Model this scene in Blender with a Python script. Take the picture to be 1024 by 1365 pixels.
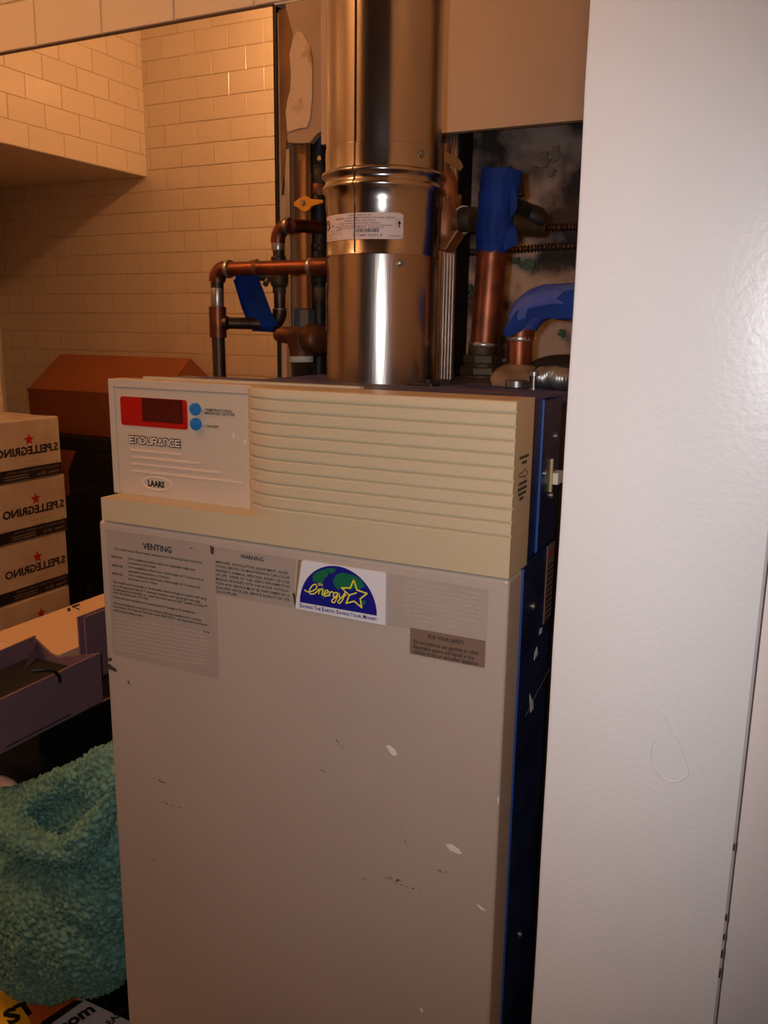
import bpy, bmesh, math, random
from mathutils import Vector, Matrix, noise
random.seed(7)
PI = math.pi
sc = bpy.context.scene
for o in list(bpy.data.objects): bpy.data.objects.remove(o)
C = sc.collection

# ------------------------------------------------------------------ camera, light, exposure
FPX, YAW, PIT, ROL, EYE = 1131.09, 0.4574, 0.2130, 0.0131, 1.25      # measured camera, image 1024 x 1365
fw = Vector((-math.sin(YAW)*math.cos(PIT), math.cos(YAW)*math.cos(PIT), -math.sin(PIT)))
rt = Vector((math.cos(YAW), math.sin(YAW), 0)); up = rt.cross(fw)
CR = rt*math.cos(ROL) + up*math.sin(ROL); CU = up*math.cos(ROL) - rt*math.sin(ROL)
EYEP = Vector((0, 0, EYE))
cd = bpy.data.cameras.new('camera'); cam = bpy.data.objects.new('camera', cd); C.objects.link(cam)
cd.sensor_fit = 'VERTICAL'; cd.sensor_height = 36; cd.lens = FPX*36/1365; cd.clip_start = .01
cam.matrix_world = Matrix((( CR.x, CU.x, -fw.x, 0), (CR.y, CU.y, -fw.y, 0), (CR.z, CU.z, -fw.z, EYE), (0, 0, 0, 1)))
sc.camera = cam
w = bpy.data.worlds.new('world'); sc.world = w; w.use_nodes = True
w.node_tree.nodes['Background'].inputs[0].default_value = (1, .62, .38, 1)
w.node_tree.nodes['Background'].inputs[1].default_value = 0.02
fl = bpy.data.lights.new('phone_flash', 'SPOT'); fl.energy = 9.7; fl.color = (.93, .945, .985)
fl.spot_size = math.radians(100); fl.spot_blend = 1; fl.shadow_soft_size = .006
flo = bpy.data.objects.new('phone_flash', fl); C.objects.link(flo)
flo.matrix_world = cam.matrix_world @ Matrix.Translation((-.028, .012, .004))
LAMP = Vector((-1.30, .08, 2.36)); LAMP_COL = (1, .47, .17); LAMP_POWER = 226.0
sc.view_settings.view_transform = 'Standard'; sc.view_settings.look = 'None'
sc.view_settings.gamma = 1; sc.view_settings.use_curve_mapping = False
sc.view_settings.exposure = 0.0

# ------------------------------------------------------------------ measuring helpers (pixel of the photo -> point on a known real plane)
def ray(u, v): return fw + CR*((u-512)/FPX) + CU*((682.5-v)/FPX)
def atY(u, v, Y): r = ray(u, v); return EYEP + r*(Y/r.y)
def atX(u, v, X): r = ray(u, v); return EYEP + r*(X/r.x)
def atZ(u, v, Z): r = ray(u, v); return EYEP + r*((Z-EYE)/r.z)
D = 1.1898                                          # mirror / back wall plane
def mir(p): return Vector((p.x, 2*D-p.y, p.z))      # a point seen in the mirror -> where it really is

# ------------------------------------------------------------------ materials
def L(c): return tuple(((x/255+.055)/1.055)**2.4 if x/255 > .04045 else x/255/12.92 for x in c)
MATS = {}
def mat(name, c, rough=.5, metal=0, var=0, vscale=8, c2=None, bump=0, bscale=60, coat=0, spec=.5, stretch=None, emit=0, lo=.35, hi=.65, rnd=0, detail=4):
    m = bpy.data.materials.new(name); m.use_nodes = True; MATS[name] = m
    nt = m.node_tree; N = nt.nodes; K = nt.links; b = N['Principled BSDF']
    col = L(c)+(1,)
    b.inputs['Base Color'].default_value = col; b.inputs['Roughness'].default_value = rough
    b.inputs['Metallic'].default_value = metal; b.inputs['Specular IOR Level'].default_value = spec
    if coat: b.inputs['Coat Weight'].default_value = coat
    tc = N.new('ShaderNodeTexCoord'); vec = tc.outputs['Object']
    if stretch:
        mp = N.new('ShaderNodeMapping'); mp.inputs['Scale'].default_value = stretch; K.new(vec, mp.inputs[0]); vec = mp.outputs[0]
    out = None
    if var or c2:
        n = N.new('ShaderNodeTexNoise'); n.inputs['Scale'].default_value = vscale; n.inputs['Detail'].default_value = detail; K.new(vec, n.inputs['Vector'])
        r = N.new('ShaderNodeValToRGB'); K.new(n.outputs['Fac'], r.inputs[0])
        r.color_ramp.elements[0].position = lo; r.color_ramp.elements[1].position = hi
        a = L(c2) if c2 else tuple(x*(1-var) for x in col[:3])
        r.color_ramp.elements[0].color = a+(1,); r.color_ramp.elements[1].color = col
        out = r.outputs[0]
    if rnd:
        oi = N.new('ShaderNodeObjectInfo'); hs = N.new('ShaderNodeHueSaturation'); mr = N.new('ShaderNodeMapRange')
        mr.inputs['To Min'].default_value = 1-rnd; mr.inputs['To Max'].default_value = 1+rnd
        K.new(oi.outputs['Random'], mr.inputs[0]); K.new(mr.outputs[0], hs.inputs['Value'])
        if out: K.new(out, hs.inputs['Color'])
        else: hs.inputs['Color'].default_value = col
        out = hs.outputs[0]
    if out: K.new(out, b.inputs['Base Color'])
    if bump:
        n2 = N.new('ShaderNodeTexNoise'); n2.inputs['Scale'].default_value = bscale; n2.inputs['Detail'].default_value = 3; K.new(vec, n2.inputs['Vector'])
        bp = N.new('ShaderNodeBump'); bp.inputs['Strength'].default_value = bump; bp.inputs['Distance'].default_value = .002
        K.new(n2.outputs['Fac'], bp.inputs['Height']); K.new(bp.outputs[0], b.inputs['Normal'])
    if emit:
        b.inputs['Emission Color'].default_value = col; b.inputs['Emission Strength'].default_value = emit
    return m
M_tile = mat('glazed_tile', (236, 222, 208), .16, rnd=.03, bump=.10, bscale=14)
M_grout = mat('grout', (234, 218, 200), .85, var=.15, vscale=40)
M_white = mat('white_satin_paint', (228, 222, 219), .34, bump=.10, bscale=260, var=.03, vscale=6)
M_lilac = mat('lilac_white_paint', (246, 224, 214), .5, bump=.12, bscale=160)
M_hall = mat('hall_shade_brown', (150, 126, 110), .7, var=.05, vscale=4)  # dim room put into the colour, so reflections in the flue stay dark
M_ceil = mat('ceiling_paint', (225, 218, 208), .8, bump=.1, bscale=100)
M_floor = mat('floor_vinyl', (92, 78, 66), .5, var=.3, vscale=6)
M_dry = mat('drywall_paint', (196, 172, 150), .7, var=.06, vscale=5, bump=.1, bscale=120)
M_plaster = mat('old_plaster', (186, 158, 132), .8, var=.14, vscale=14, bump=.25, bscale=60)
M_plasterlite = mat('skim_coat_plaster', (216, 190, 160), .8, c2=(172, 118, 48), vscale=22, lo=.30, hi=.42, bump=.2, bscale=80)
M_glue = mat('dried_glue', (140, 98, 56), .7, c2=(92, 56, 30), vscale=30, bump=.5, bscale=60, stretch=(1, 1, .35))
M_conc = mat('raw_concrete', (166, 148, 136), .9, c2=(58, 50, 46), vscale=16, lo=.40, hi=.60, bump=.9, bscale=38, detail=8)
M_conclite = mat('cement_smear', (150, 132, 118), .9, var=.5, vscale=40, bump=.6, bscale=80)
M_green = mat('green_paint_fleck', (54, 90, 74), .7, var=.4, vscale=60)
M_mirror = mat('mirror_glass', (250, 248, 245), .0, metal=1)
M_wood = mat('pine_stud', (206, 140, 76), .7, c2=(150, 92, 46), vscale=16, stretch=(4, 4, .35), bump=.15, bscale=30)
M_bluegray = mat('blue_gray_board', (98, 98, 104), .7, var=.15, vscale=10)
M_galv = mat('galvanised_steel', (170, 165, 160), .35, metal=.9, var=.25, vscale=30)
M_galv2 = mat('ribbed_bright_steel', (196, 188, 182), .32, metal=1, var=.12, vscale=30)
M_dark = mat('dark_steel', (42, 36, 34), .5, metal=.5)
M_black = mat('black_plastic', (14, 12, 12), .45)
M_cabblue = mat('blue_enamel', (32, 48, 92), .36, c2=(18, 27, 58), vscale=18, lo=.35, hi=.6)
M_cabedge = mat('blue_folded_edge', (38, 76, 146), .35)
M_deck = mat('dusty_blue_deck', (60, 64, 110), .6, c2=(116, 96, 84), vscale=26, lo=.34, hi=.46)
M_body = mat('brown_inner_casing', (58, 40, 32), .7, var=.3, vscale=20)
M_abs = mat('beige_abs_plastic', (202, 182, 148), .42, var=.04, vscale=6, bump=.06, bscale=300)
M_ctrl = mat('beige_panel_plastic', (200, 180, 158), .45, bump=.05, bscale=300)
M_panel = mat('beige_enamel', (186, 170, 156), .40, var=.05, vscale=5, bump=.05, bscale=200)
M_ridge = mat('pale_raised_line', (226, 200, 176), .45)
M_ink = mat('black_ink', (20, 16, 16), .6)
M_film = mat('grey_label_film', (172, 157, 144), .38, var=.05, vscale=30)
M_film2 = mat('faded_label_film', (177, 161, 148), .42, var=.06, vscale=30)
M_fade = mat('faded_print', (182, 167, 154), .5)
M_safety = mat('brown_safety_label', (132, 106, 90), .45, var=.06, vscale=30)
M_sticker = mat('white_sticker', (226, 220, 222), .35)
M_navy = mat('navy_print', (18, 22, 128), .4)
M_leafgreen = mat('green_print', (18, 104, 72), .4)
M_yellow = mat('yellow_print', (240, 226, 60), .4)
M_glueres = mat('adhesive_residue', (150, 118, 78), .7)
M_red = mat('red_window_plastic', (178, 8, 8), .12)
M_reddark = mat('dark_display', (74, 6, 8), .14)
M_redseg = mat('unlit_segments', (94, 9, 11), .3)
M_btn = mat('blue_button', (22, 110, 178), .45)
M_chip = mat('pale_paint_chip', (232, 226, 218), .6)
M_scuff = mat('dark_scuff', (70, 54, 46), .7)
M_steel = mat('brushed_stainless', (186, 172, 162), .24, metal=1, bump=.05, bscale=30, stretch=(12, 12, .6))
M_steel2 = mat('polished_stainless', (188, 178, 172), .20, metal=1, bump=.02, bscale=8)
M_seam = mat('dark_seam', (60, 34, 22), .6)  # dark brown for the flue seam and the line above the mirror
M_label = mat('label_paper', (226, 206, 200), .5)
M_copper = mat('copper', (146, 82, 54), .42, metal=.85, c2=(88, 52, 38), vscale=30, bump=.15, bscale=40)
M_copold = mat('tarnished_copper', (96, 74, 60), .45, metal=.85, c2=(56, 48, 40), vscale=30, bump=.2, bscale=50)
M_solder = mat('solder', (190, 182, 170), .35, metal=.9, var=.3, vscale=80)
M_brass = mat('brass', (138, 90, 56), .52, metal=.7, c2=(92, 56, 36), vscale=26, bump=.2, bscale=50)
M_valve = mat('valve_brass', (182, 116, 70), .48, metal=.6, c2=(128, 78, 46), vscale=26, bump=.2, bscale=50)
M_brassold = mat('old_brass', (92, 76, 56), .58, metal=.7, c2=(62, 52, 40), vscale=30, bump=.2, bscale=50)
M_iron = mat('black_iron', (46, 42, 40), .5, metal=.5, c2=(26, 24, 24), vscale=24, bump=.25, bscale=60)
M_yvalve = mat('yellow_lever', (224, 146, 26), .45)
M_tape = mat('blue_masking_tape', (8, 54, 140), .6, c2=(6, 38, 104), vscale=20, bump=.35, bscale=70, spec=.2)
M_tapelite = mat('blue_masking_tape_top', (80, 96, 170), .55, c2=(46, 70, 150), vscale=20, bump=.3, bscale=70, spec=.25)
M_lever = mat('tan_lever', (170, 128, 78), .5, metal=.3)
M_brassplate = mat('brass_plate', (196, 172, 116), .5, metal=.3)
M_ptfe = mat('white_thread_tape', (222, 210, 196), .6)
M_putty = mat('tan_sealant', (150, 118, 88), .8, c2=(104, 78, 58), vscale=40, bump=.5, bscale=60)
M_armor = mat('armoured_cable_steel', (120, 96, 86), .35, metal=.9, var=.3, vscale=60)
M_case = mat('pale_printed_carton', (216, 202, 190), .5, c2=(202, 184, 176), vscale=12)
M_case2 = mat('case_ink', (34, 28, 40), .5)
M_caseband = mat('case_dark_band', (34, 26, 34), .5)
M_casegrey = mat('case_band_print', (150, 140, 140), .5)
M_case_red = mat('case_red', (196, 30, 34), .5)
M_brown = mat('brown_cardboard', (152, 88, 52), .75, var=.1, vscale=10)
M_cream = mat('cream_carton', (226, 188, 148), .6, var=.05, vscale=10)
M_tray = mat('mauve_card', (134, 100, 108), .6, var=.06, vscale=12)
M_traydark = mat('black_cloth', (10, 9, 10), .9)
M_grayink = mat('grey_bin_print', (66, 62, 60), .5)
M_teal = mat('teal_sherpa', (118, 160, 144), .95, c2=(82, 122, 108), vscale=150, spec=.1)
M_peach = mat('peach_cloth', (232, 190, 164), .9)
M_parcel = mat('white_parcel', (206, 198, 194), .5)
M_parcely = mat('parcel_yellow', (238, 184, 40), .5)
M_parcelo = mat('parcel_orange', (214, 104, 34), .5)
M_bulb = mat('lamp_bulb', (255, 255, 255), .5)

# ------------------------------------------------------------------ mesh builder
class MB:
    def __init__(s): s.v = []; s.f = []; s.mi = []; s.ms = []
    def m(s, mt):
        if mt not in s.ms: s.ms.append(mt)
        return s.ms.index(mt)
    def add(s, vs, fs, mt):
        k = len(s.v); i = s.m(mt)
        s.v += [tuple(v) for v in vs]
        for f in fs: s.f.append([k+a for a in f]); s.mi.append(i)
        return s
    def box(s, x0, x1, y0, y1, z0, z1, mt):
        vs = [(x, y, z) for z in (z0, z1) for y in (y0, y1) for x in (x0, x1)]
        return s.add(vs, [(0, 2, 3, 1), (4, 5, 7, 6), (0, 1, 5, 4), (2, 6, 7, 3), (0, 4, 6, 2), (1, 3, 7, 5)], mt)
    def prism(s, pts, off, mt):
        n = len(pts); off = Vector(off); a = [Vector(p) for p in pts]
        vs = a + [p+off for p in a]
        fs = [tuple(range(n))[::-1], tuple(range(n, 2*n))] + [(i, (i+1) % n, n+(i+1) % n, n+i) for i in range(n)]
        return s.add(vs, fs, mt)
    def poly(s, pts, mt): return s.add(pts, [tuple(range(len(pts)))], mt)
    def tube(s, path, r, mt, n=16, caps=True, jit=0):
        P = [Vector(p) for p in path]; R = r if isinstance(r, (list, tuple)) else [r]*len(P)
        T = []
        for i in range(len(P)):
            t = P[min(i+1, len(P)-1)] - P[max(i-1, 0)]
            T.append(t.normalized() if t.length > 1e-9 else (T[-1] if T else Vector((0, 0, 1))))
        a = Vector((0, 0, 1)) if abs(T[0].z) < .9 else Vector((1, 0, 0))
        x = T[0].cross(a).normalized(); vs = []
        for i, p in enumerate(P):
            x = (x - T[i]*x.dot(T[i])).normalized(); y = T[i].cross(x)
            for k in range(n):
                q = 2*PI*k/n; rr = R[i]
                if jit: rr *= 1+jit*noise.noise(Vector((math.cos(q)*2.2, math.sin(q)*2.2, i*.55+p.x*40)))
                vs.append(p + (x*math.cos(q) + y*math.sin(q))*rr)
        fs = [(i*n+k, i*n+(k+1) % n, (i+1)*n+(k+1) % n, (i+1)*n+k) for i in range(len(P)-1) for k in range(n)]
        if caps: fs += [tuple(range(n))[::-1], tuple(range((len(P)-1)*n, len(P)*n))]
        return s.add(vs, fs, mt)
    def lathe(s, o, ax, prof, mt, n=32, caps=True):          # prof: (radius, height) along ax
        o = Vector(o); ax = Vector(ax).normalized()
        a = Vector((1, 0, 0)) if abs(ax.x) < .9 else Vector((0, 1, 0))
        x = (a-ax*a.dot(ax)).normalized(); y = ax.cross(x); vs = []
        for r, h in prof:
            for k in range(n):
                q = 2*PI*k/n; vs.append(o+ax*h+(x*math.cos(q)+y*math.sin(q))*r)
        m = len(prof)
        fs = [(i*n+k, i*n+(k+1) % n, (i+1)*n+(k+1) % n, (i+1)*n+k) for i in range(m-1) for k in range(n)]
        if caps: fs += [tuple(range(n))[::-1], tuple(range((m-1)*n, m*n))]
        return s.add(vs, fs, mt)
    def ball(s, c, r, mt, n=16, sq=(1, 1, 1)):
        c = Vector(c); vs = []; fs = []; h = n//2
        for i in range(h+1):
            t = PI*i/h
            for k in range(n):
                q = 2*PI*k/n; vs.append(c+Vector((r*sq[0]*math.sin(t)*math.cos(q), r*sq[1]*math.sin(t)*math.sin(q), r*sq[2]*math.cos(t))))
        for i in range(h):
            for k in range(n): fs.append((i*n+k, (i+1)*n+k, (i+1)*n+(k+1) % n, i*n+(k+1) % n))
        return s.add(vs, fs, mt)
    def build(s, name, parent=None, smooth=None, bevel=0, seg=2):
        me = bpy.data.meshes.new(name); me.from_pydata(s.v, [], s.f); me.update()
        for m_ in s.ms: me.materials.append(m_)
        for p, i in zip(me.polygons, s.mi): p.material_index = i
        if smooth:
            me.shade_smooth(); me.set_sharp_from_angle(angle=math.radians(smooth))
        o = bpy.data.objects.new(name, me); C.objects.link(o)
        if parent: o.parent = parent
        if bevel:
            b = o.modifiers.new('bevel', 'BEVEL'); b.width = bevel; b.segments = seg; b.limit_method = 'ANGLE'
        return o

class Frame:                                    # a drawing plane lying on a real surface
    def __init__(s, o, r, u): s.o = Vector(o); s.r = Vector(r).normalized(); s.u = Vector(u).normalized(); s.n = s.r.cross(s.u)
    def p(s, x, y, h=0): return s.o + s.r*x + s.u*y + s.n*h
    def inv(s, q): d = Vector(q)-s.o; return d.dot(s.r), d.dot(s.u)
FONT_CACHE = {}
def glyphs(body, bold=0):
    k = (body, bold)
    if k in FONT_CACHE: return FONT_CACHE[k]
    cu = bpy.data.curves.new('lettering', 'FONT'); cu.body = body; cu.size = 1; cu.resolution_u = 2; cu.offset = bold
    ob = bpy.data.objects.new('lettering', cu); C.objects.link(ob)
    dg = bpy.context.evaluated_depsgraph_get(); dg.update()
    me = ob.evaluated_get(dg).to_mesh()
    vs = [v.co.copy() for v in me.vertices]; fs = [tuple(p.vertices) for p in me.polygons]
    ob.evaluated_get(dg).to_mesh_clear(); bpy.data.objects.remove(ob); bpy.data.curves.remove(cu)
    FONT_CACHE[k] = (vs, fs); return FONT_CACHE[k]
def text(mb, fr, s, x0, x1, y, cap, mt, h=.0006, bold=0):        # lettering from x0 to x1 on base line y
    vs, fs = glyphs(s, bold)
    if not vs: return
    a = min(v.x for v in vs); b = max(v.x for v in vs)
    kx = (x1-x0)/(b-a); ky = cap/.73
    mb.add([fr.p(x0+(v.x-a)*kx, y+v.y*ky, h) for v in vs], fs, mt)
def ribbon(mb, fr, pts, wd, mt, h=.0006, closed=False):
    P = [Vector(p) for p in pts]; n = len(P)
    if closed: P = P+[P[0]]
    for i in range(len(P)-1):
        d = (P[i+1]-P[i])
        if d.length < 1e-7: continue
        d.normalize(); q = Vector((-d.y, d.x))*wd/2; e = d*wd*.32
        a, b = P[i]-e, P[i+1]+e; hh = h+i*1e-6
        mb.add([fr.p(*(a-q), hh), fr.p(*(b-q), hh), fr.p(*(b+q), hh), fr.p(*(a+q), hh)], [(0, 1, 2, 3)], mt)
def fpoly(mb, fr, pts, mt, h=.0006): mb.poly([fr.p(x, y, h) for x, y in pts], mt)
def rrect(x0, x1, y0, y1, r, n=5):
    o = []
    for cx, cy, a in ((x1-r, y0+r, -PI/2), (x1-r, y1-r, 0), (x0+r, y1-r, PI/2), (x0+r, y0+r, PI)):
        for i in range(n+1): o.append((cx+r*math.cos(a+PI/2*i/n), cy+r*math.sin(a+PI/2*i/n)))
    return o
def slab(mb, fr, pts, h0, h1, mt):               # polygon in a frame with thickness
    mb.prism([fr.p(x, y, h0) for x, y in pts], fr.n*(h1-h0), mt)
def thing(name, label, cat, loc=(0, 0, 0), group=None):
    o = bpy.data.objects.new(name, None); C.objects.link(o); o.empty_display_size = .02
    o['label'] = label; o['category'] = cat
    if group: o['group'] = group
    return o
def tag(o, label, cat, group=None):
    o['label'] = label; o['category'] = cat
    if group: o['group'] = group
    return o
def struct(o): o['kind'] = 'structure'; return o
def smooth_path(pts, n=6):                       # Catmull-Rom
    P = [Vector(p) for p in pts]; out = []
    for i in range(len(P)-1):
        a = P[max(i-1, 0)]; b = P[i]; c = P[i+1]; d = P[min(i+2, len(P)-1)]
        for k in range(n):
            t = k/n; out.append(.5*((2*b)+(c-a)*t+(2*a-5*b+4*c-d)*t*t+(3*b-a-3*c+d)*t**3))
    return out+[P[-1]]

# ------------------------------------------------------------------ the room
XL, XR, YF, ZC = -3.3, 2.4, -.37, 2.44
YHALL, XDOOR = -2.2, -.92
SOFX, SOFZ = -2.41, 1.819
struct(MB().box(XL, XR, YHALL-.1, 1.6, -.1, 0, M_floor).build('floor'))
struct(MB().box(XL, XR, YHALL-.1, 1.6, ZC, ZC+.1, M_ceil).build('ceiling'))
struct(MB().box(XL-.1, XL, YF-.1, 1.6, 0, ZC, M_white).build('wall_left'))
struct(MB().box(XR, XR+.1, YHALL-.1, 1.6, 0, ZC, M_hall).build('wall_far_right'))
struct(MB().box(XDOOR-.1, XR+.1, YHALL-.1, YHALL, 0, ZC, M_hall).build('wall_hall_added'))  # unseen hall, added to give the flue a dark reflection
struct(MB().box(XDOOR-.1, XDOOR, YHALL, YF-.1, 0, ZC, M_hall).build('wall_hall_left_added'))
TW, TH, PW, PH = .1515, .0755, .154, .078
def tile_mesh():
    b = MB(); c = .0012; d = .0028
    x, z = TW/2, TH/2
    vs = [(-x, 0, -z), (x, 0, -z), (x, 0, z), (-x, 0, z), (-x, -d+c, -z), (x, -d+c, -z), (x, -d+c, z), (-x, -d+c, z),
          (-x+c, -d, -z+c), (x-c, -d, -z+c), (x-c, -d, z-c), (-x+c, -d, z-c)]
    fs = [(0, 1, 5, 4), (1, 2, 6, 5), (2, 3, 7, 6), (3, 0, 4, 7), (4, 5, 9, 8), (5, 6, 10, 9), (6, 7, 11, 10), (7, 4, 8, 11), (8, 9, 10, 11)]
    b.add(vs, fs, M_tile); return b
tmb = tile_mesh(); t0 = tmb.build('tile'); TME = t0.data; bpy.data.objects.remove(t0)
def lay(parent, to3, rz, a0, a1, z0, z1, phase, keep=lambda a, z: True, zoff=0):
    extra = []; cnt = 0
    rows = int((z1-z0)/PH+.999)
    for r in range(rows):
        zc = z0+zoff+PH*(r+.5)
        if zc+TH/2 > z1+.0005: continue
        a = a0+phase % PW-(PW/2 if r % 2 else 0)-PW
        while a < a1+PW:
            lo, hi = max(a-TW/2, a0), min(a+TW/2, a1)
            if hi-lo > .012:
                if hi-lo > TW-.001 and keep(a, zc) and cnt < 299:
                    o = bpy.data.objects.new('tile', TME); C.objects.link(o); o.parent = parent; o.location = to3(a, zc)
                    o.rotation_euler = (random.gauss(0, .0035), random.gauss(0, .002), rz+random.gauss(0, .0035)); cnt += 1
                else: extra.append(((lo+hi)/2, hi-lo, zc))
            a += PW
    if extra:
        b = MB(); R = Matrix.Rotation(rz, 3, 'Z')
        for ac, wdt, zc in extra:
            k = wdt/TW; c = Vector(to3(ac, zc))
            b.add([c+R @ Vector((v[0]*k, v[1], v[2])) for v in tmb.v], tmb.f, M_tile)
        o = b.build('cut_tiles', parent); o['kind'] = 'stuff'
# tiled wall above the mirror
ZM = EYE+.4738; XM = -.7844
wb = struct(MB().box(XL, -.55, D+.003, D+.10, ZM+.002, ZC, M_grout).build('wall_back'))
lay(wb, lambda a, z: (a, D+.003, z), 0, -2.40, -.56, ZM+.004, ZC, -1.281+2.40+PW/2+PW)
struct(MB().box(XL, XM-.002, D+.009, D+.12, 0, ZM+.002, M_grout).build('wall_back_lower'))
# wall behind the camera, seen in the mirror
wf = struct(MB().box(XL, XDOOR, YF-.09, YF-.003, 0, ZC, M_grout).build('wall_front'))
lay(wf, lambda a, z: (a, YF-.003, z), PI, XL, XDOOR-.01, .595, ZC, .062, keep=lambda a, z: -3.05 < a < -1.55 and z > .9)
# tiled soffit and the pier under it
sf = struct(MB().box(XL, SOFX-.003, YF, D, SOFZ, ZC, M_grout).build('wall_soffit'))
lay(sf, lambda a, z: (SOFX-.003, a, z), PI/2, YF, D, SOFZ, ZC, .03)
pr = struct(MB().box(XL, SOFX-.03, .362, D, 0, SOFZ, M_grout).build('wall_pier'))
lay(pr, lambda a, z: (SOFX-.03, a, z), PI/2, .362, D, 0, SOFZ, .0, keep=lambda a, z: False)
struct(MB().box(SOFX-.02, -2.06, .40, D-.03, 0, .2285, M_grout).build('trim_1'))      # low plinth under the stack
# right: partition end, jamb, rear concrete
YS = .5
b = MB()
zs = [ZC*i/60 for i in range(61)]
def edge(z): return .0011*noise.noise(Vector((3, 1, z*9))) + .0022*max(0, noise.noise(Vector((7, 2, z*23)))-.45)
vs = []
for z in zs: vs += [(-.1265+edge(z), YS+.0015, z), (-.1245+edge(z), YS, z), (-.0112, YS, z), (-.0100, YS+.0015, z)]
fs = [(i*4+k, i*4+k+1, (i+1)*4+k+1, (i+1)*4+k) for i in range(60) for k in range(3)]
b.add(vs, fs, M_white)
b.add([(-.1265, YS+.0015, 0), (-.1265, YS+.0015, ZC), (-.1265, 1.30, ZC), (-.1265, 1.30, 0)], [(0, 1, 2, 3)], M_white)
b.add([(-.0100, YS+.0015, 0), (-.0100, 1.30, 0), (-.0100, 1.30, ZC), (-.0100, YS+.0015, ZC)], [(0, 1, 2, 3)], M_white)
wr = struct(b.build('wall_right', smooth=40))
# thin drop-shaped scratch pressed into the paint
ring = [(872, 985), (868, 1005), (872, 1022), (884, 1036), (898, 1042), (911, 1038), (918, 1030), (913, 1010), (902, 982), (888, 955), (876, 942)]
MB().tube(smooth_path([atY(u, v, YS) for u, v in ring]), .00035, M_white, n=6).build('scratch_ridge', wr, smooth=60)
b = MB()
for u, v, l in ((961, 1222, 9), (958, 1248, 8), (955, 1270, 12), (953, 1296, 14), (978, 1130, 10)):
    p0 = atY(u, v, YS-.0004); b.box(-.0110, -.0098, YS-.0006, YS+.003, p0.z-l/5000, p0.z+l/5000, M_scuff)
b.build('paint_chips', wr)['kind'] = 'stuff'
struct(MB().box(-.0098, XR, YS+.03, YS+.06, 0, ZC, M_lilac).build('door_1'))
# drywall sheet right of and behind the flue, plaster left of it
ZD = EYE+.2717
dw = struct(MB().box(-.700, -.128, D, D+.013, ZD, ZC, M_dry).build('wall_drywall'))
pl = [(-.766, 1.712), (-.55, 1.712), (-.55, 1.50)]
fr = Frame((0, D+.001, 0), (1, 0, 0), (0, 0, 1))
def fp(u, v, f): return f.inv(atY(u, v, f.o.y))
arch = [fp(434, 172, fr), fp(429, 174, fr), fp(422, 179, fr), fp(416, 186, fr), fp(413, 190, fr), fp(400, 191, fr), fp(384, 190, fr), fp(381, 181, fr)]
pts = [fp(381, 5, fr), fp(440, -6, fr), fp(440, 172, fr)] + arch
b = MB(); slab(b, fr, pts[::-1], -.012, 0, M_plaster)
wp = struct(b.build('wall_plaster'))
b = MB()
patch = [(397, 42), (390, 58), (387, 72), (389, 100), (388, 120), (384, 135), (382, 150), (384, 177), (397, 172), (410, 170), (414, 160), (417, 130), (417, 80), (414, 62), (408, 52), (404, 44)]
slab(b, fr, [fp(u, v, fr) for u, v in patch][::-1], .0, .0022, M_plasterlite)
b.build('peeling_skim_coat', wp)
b = MB(); slab(b, fr, [fp(u, v, fr) for u, v in ((372, 14), (381, 12), (390, 45), (387, 70), (389, 120), (383, 175), (380, 230), (376, 260), (374, 180))][::-1], -.004, .0012, M_glue)
b.build('glue_streak', wp)
# metal edge channel beside the mirror
b = MB()
def cx(u, v, Y): return atY(u, v, Y).x
b.box(XM+.0012, XM+.005, D+.001, D+.03, .6, ZM, M_dark)
b.box(XM+.005, cx(384, 350, D), D+.004, D+.02, .6, 1.715, M_plaster)
struct(b.build('trim_2'))
b = MB(); b.box(XM+.018, cx(387, 350, D), D+.0005, D+.004, .6, 1.52, M_galv)
struct(b.build('trim_3'))
# wall behind the cut-out: rough concrete
YC_ = 1.305
fr2 = Frame((0, YC_, 0), (1, 0, 0), (0, 0, 1))
b = MB(); nx, nz = 60, 90; vs = []
for j in range(nz+1):
    for i in range(nx+1):
        x = -.80+.70*i/nx; z = .0+2.0*j/nz
        vs.append((x, YC_+.006*noise.noise(Vector((x*7, 0, z*7)))+.003*noise.noise(Vector((x*26, 3, z*26))), z))
b.add(vs, [(j*(nx+1)+i, j*(nx+1)+i+1, (j+1)*(nx+1)+i+1, (j+1)*(nx+1)+i) for j in range(nz) for i in range(nx)], M_conc)
b.box(-.80, -.10, YC_+.02, YC_+.1, 0, 2.2, M_conc)
wc = struct(b.build('wall_rear', smooth=60))
b = MB()
def blob(mb, f, u, v, ru, rv, mt, h=.009, n=18, sd=0, th=.002):
    c = atY(u, v, f.o.y); q = f.inv(c); k = (atY(u+1, v, f.o.y)-c).length
    pts = []
    for i in range(n):
        a = 2*PI*i/n; r = 1+.45*noise.noise(Vector((math.cos(a)*1.6+sd, math.sin(a)*1.6, sd*3.1)))
        pts.append((q[0]+ru*k*r*math.cos(a), q[1]+rv*k*r*math.sin(a)))
    slab(mb, f, pts, h-th-.004, h, mt)
for i, (u, v, ru, rv) in enumerate(((706, 353, 12, 6), (626, 384, 6, 6), (751, 444, 5, 5), (690, 348, 6, 4))): blob(b, fr2, u, v, ru, rv, M_green, sd=i)
b.build('green_flecks', wc)['kind'] = 'stuff'
b = MB()
for i, (u, v, ru, rv) in enumerate(((722, 214, 16, 9), (742, 206, 6, 10), (735, 230, 8, 6))): blob(b, fr2, u, v, ru, rv, M_conclite, h=.0085, sd=i+9)
b.build('cement_smears', wc)['kind'] = 'stuff'

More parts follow.
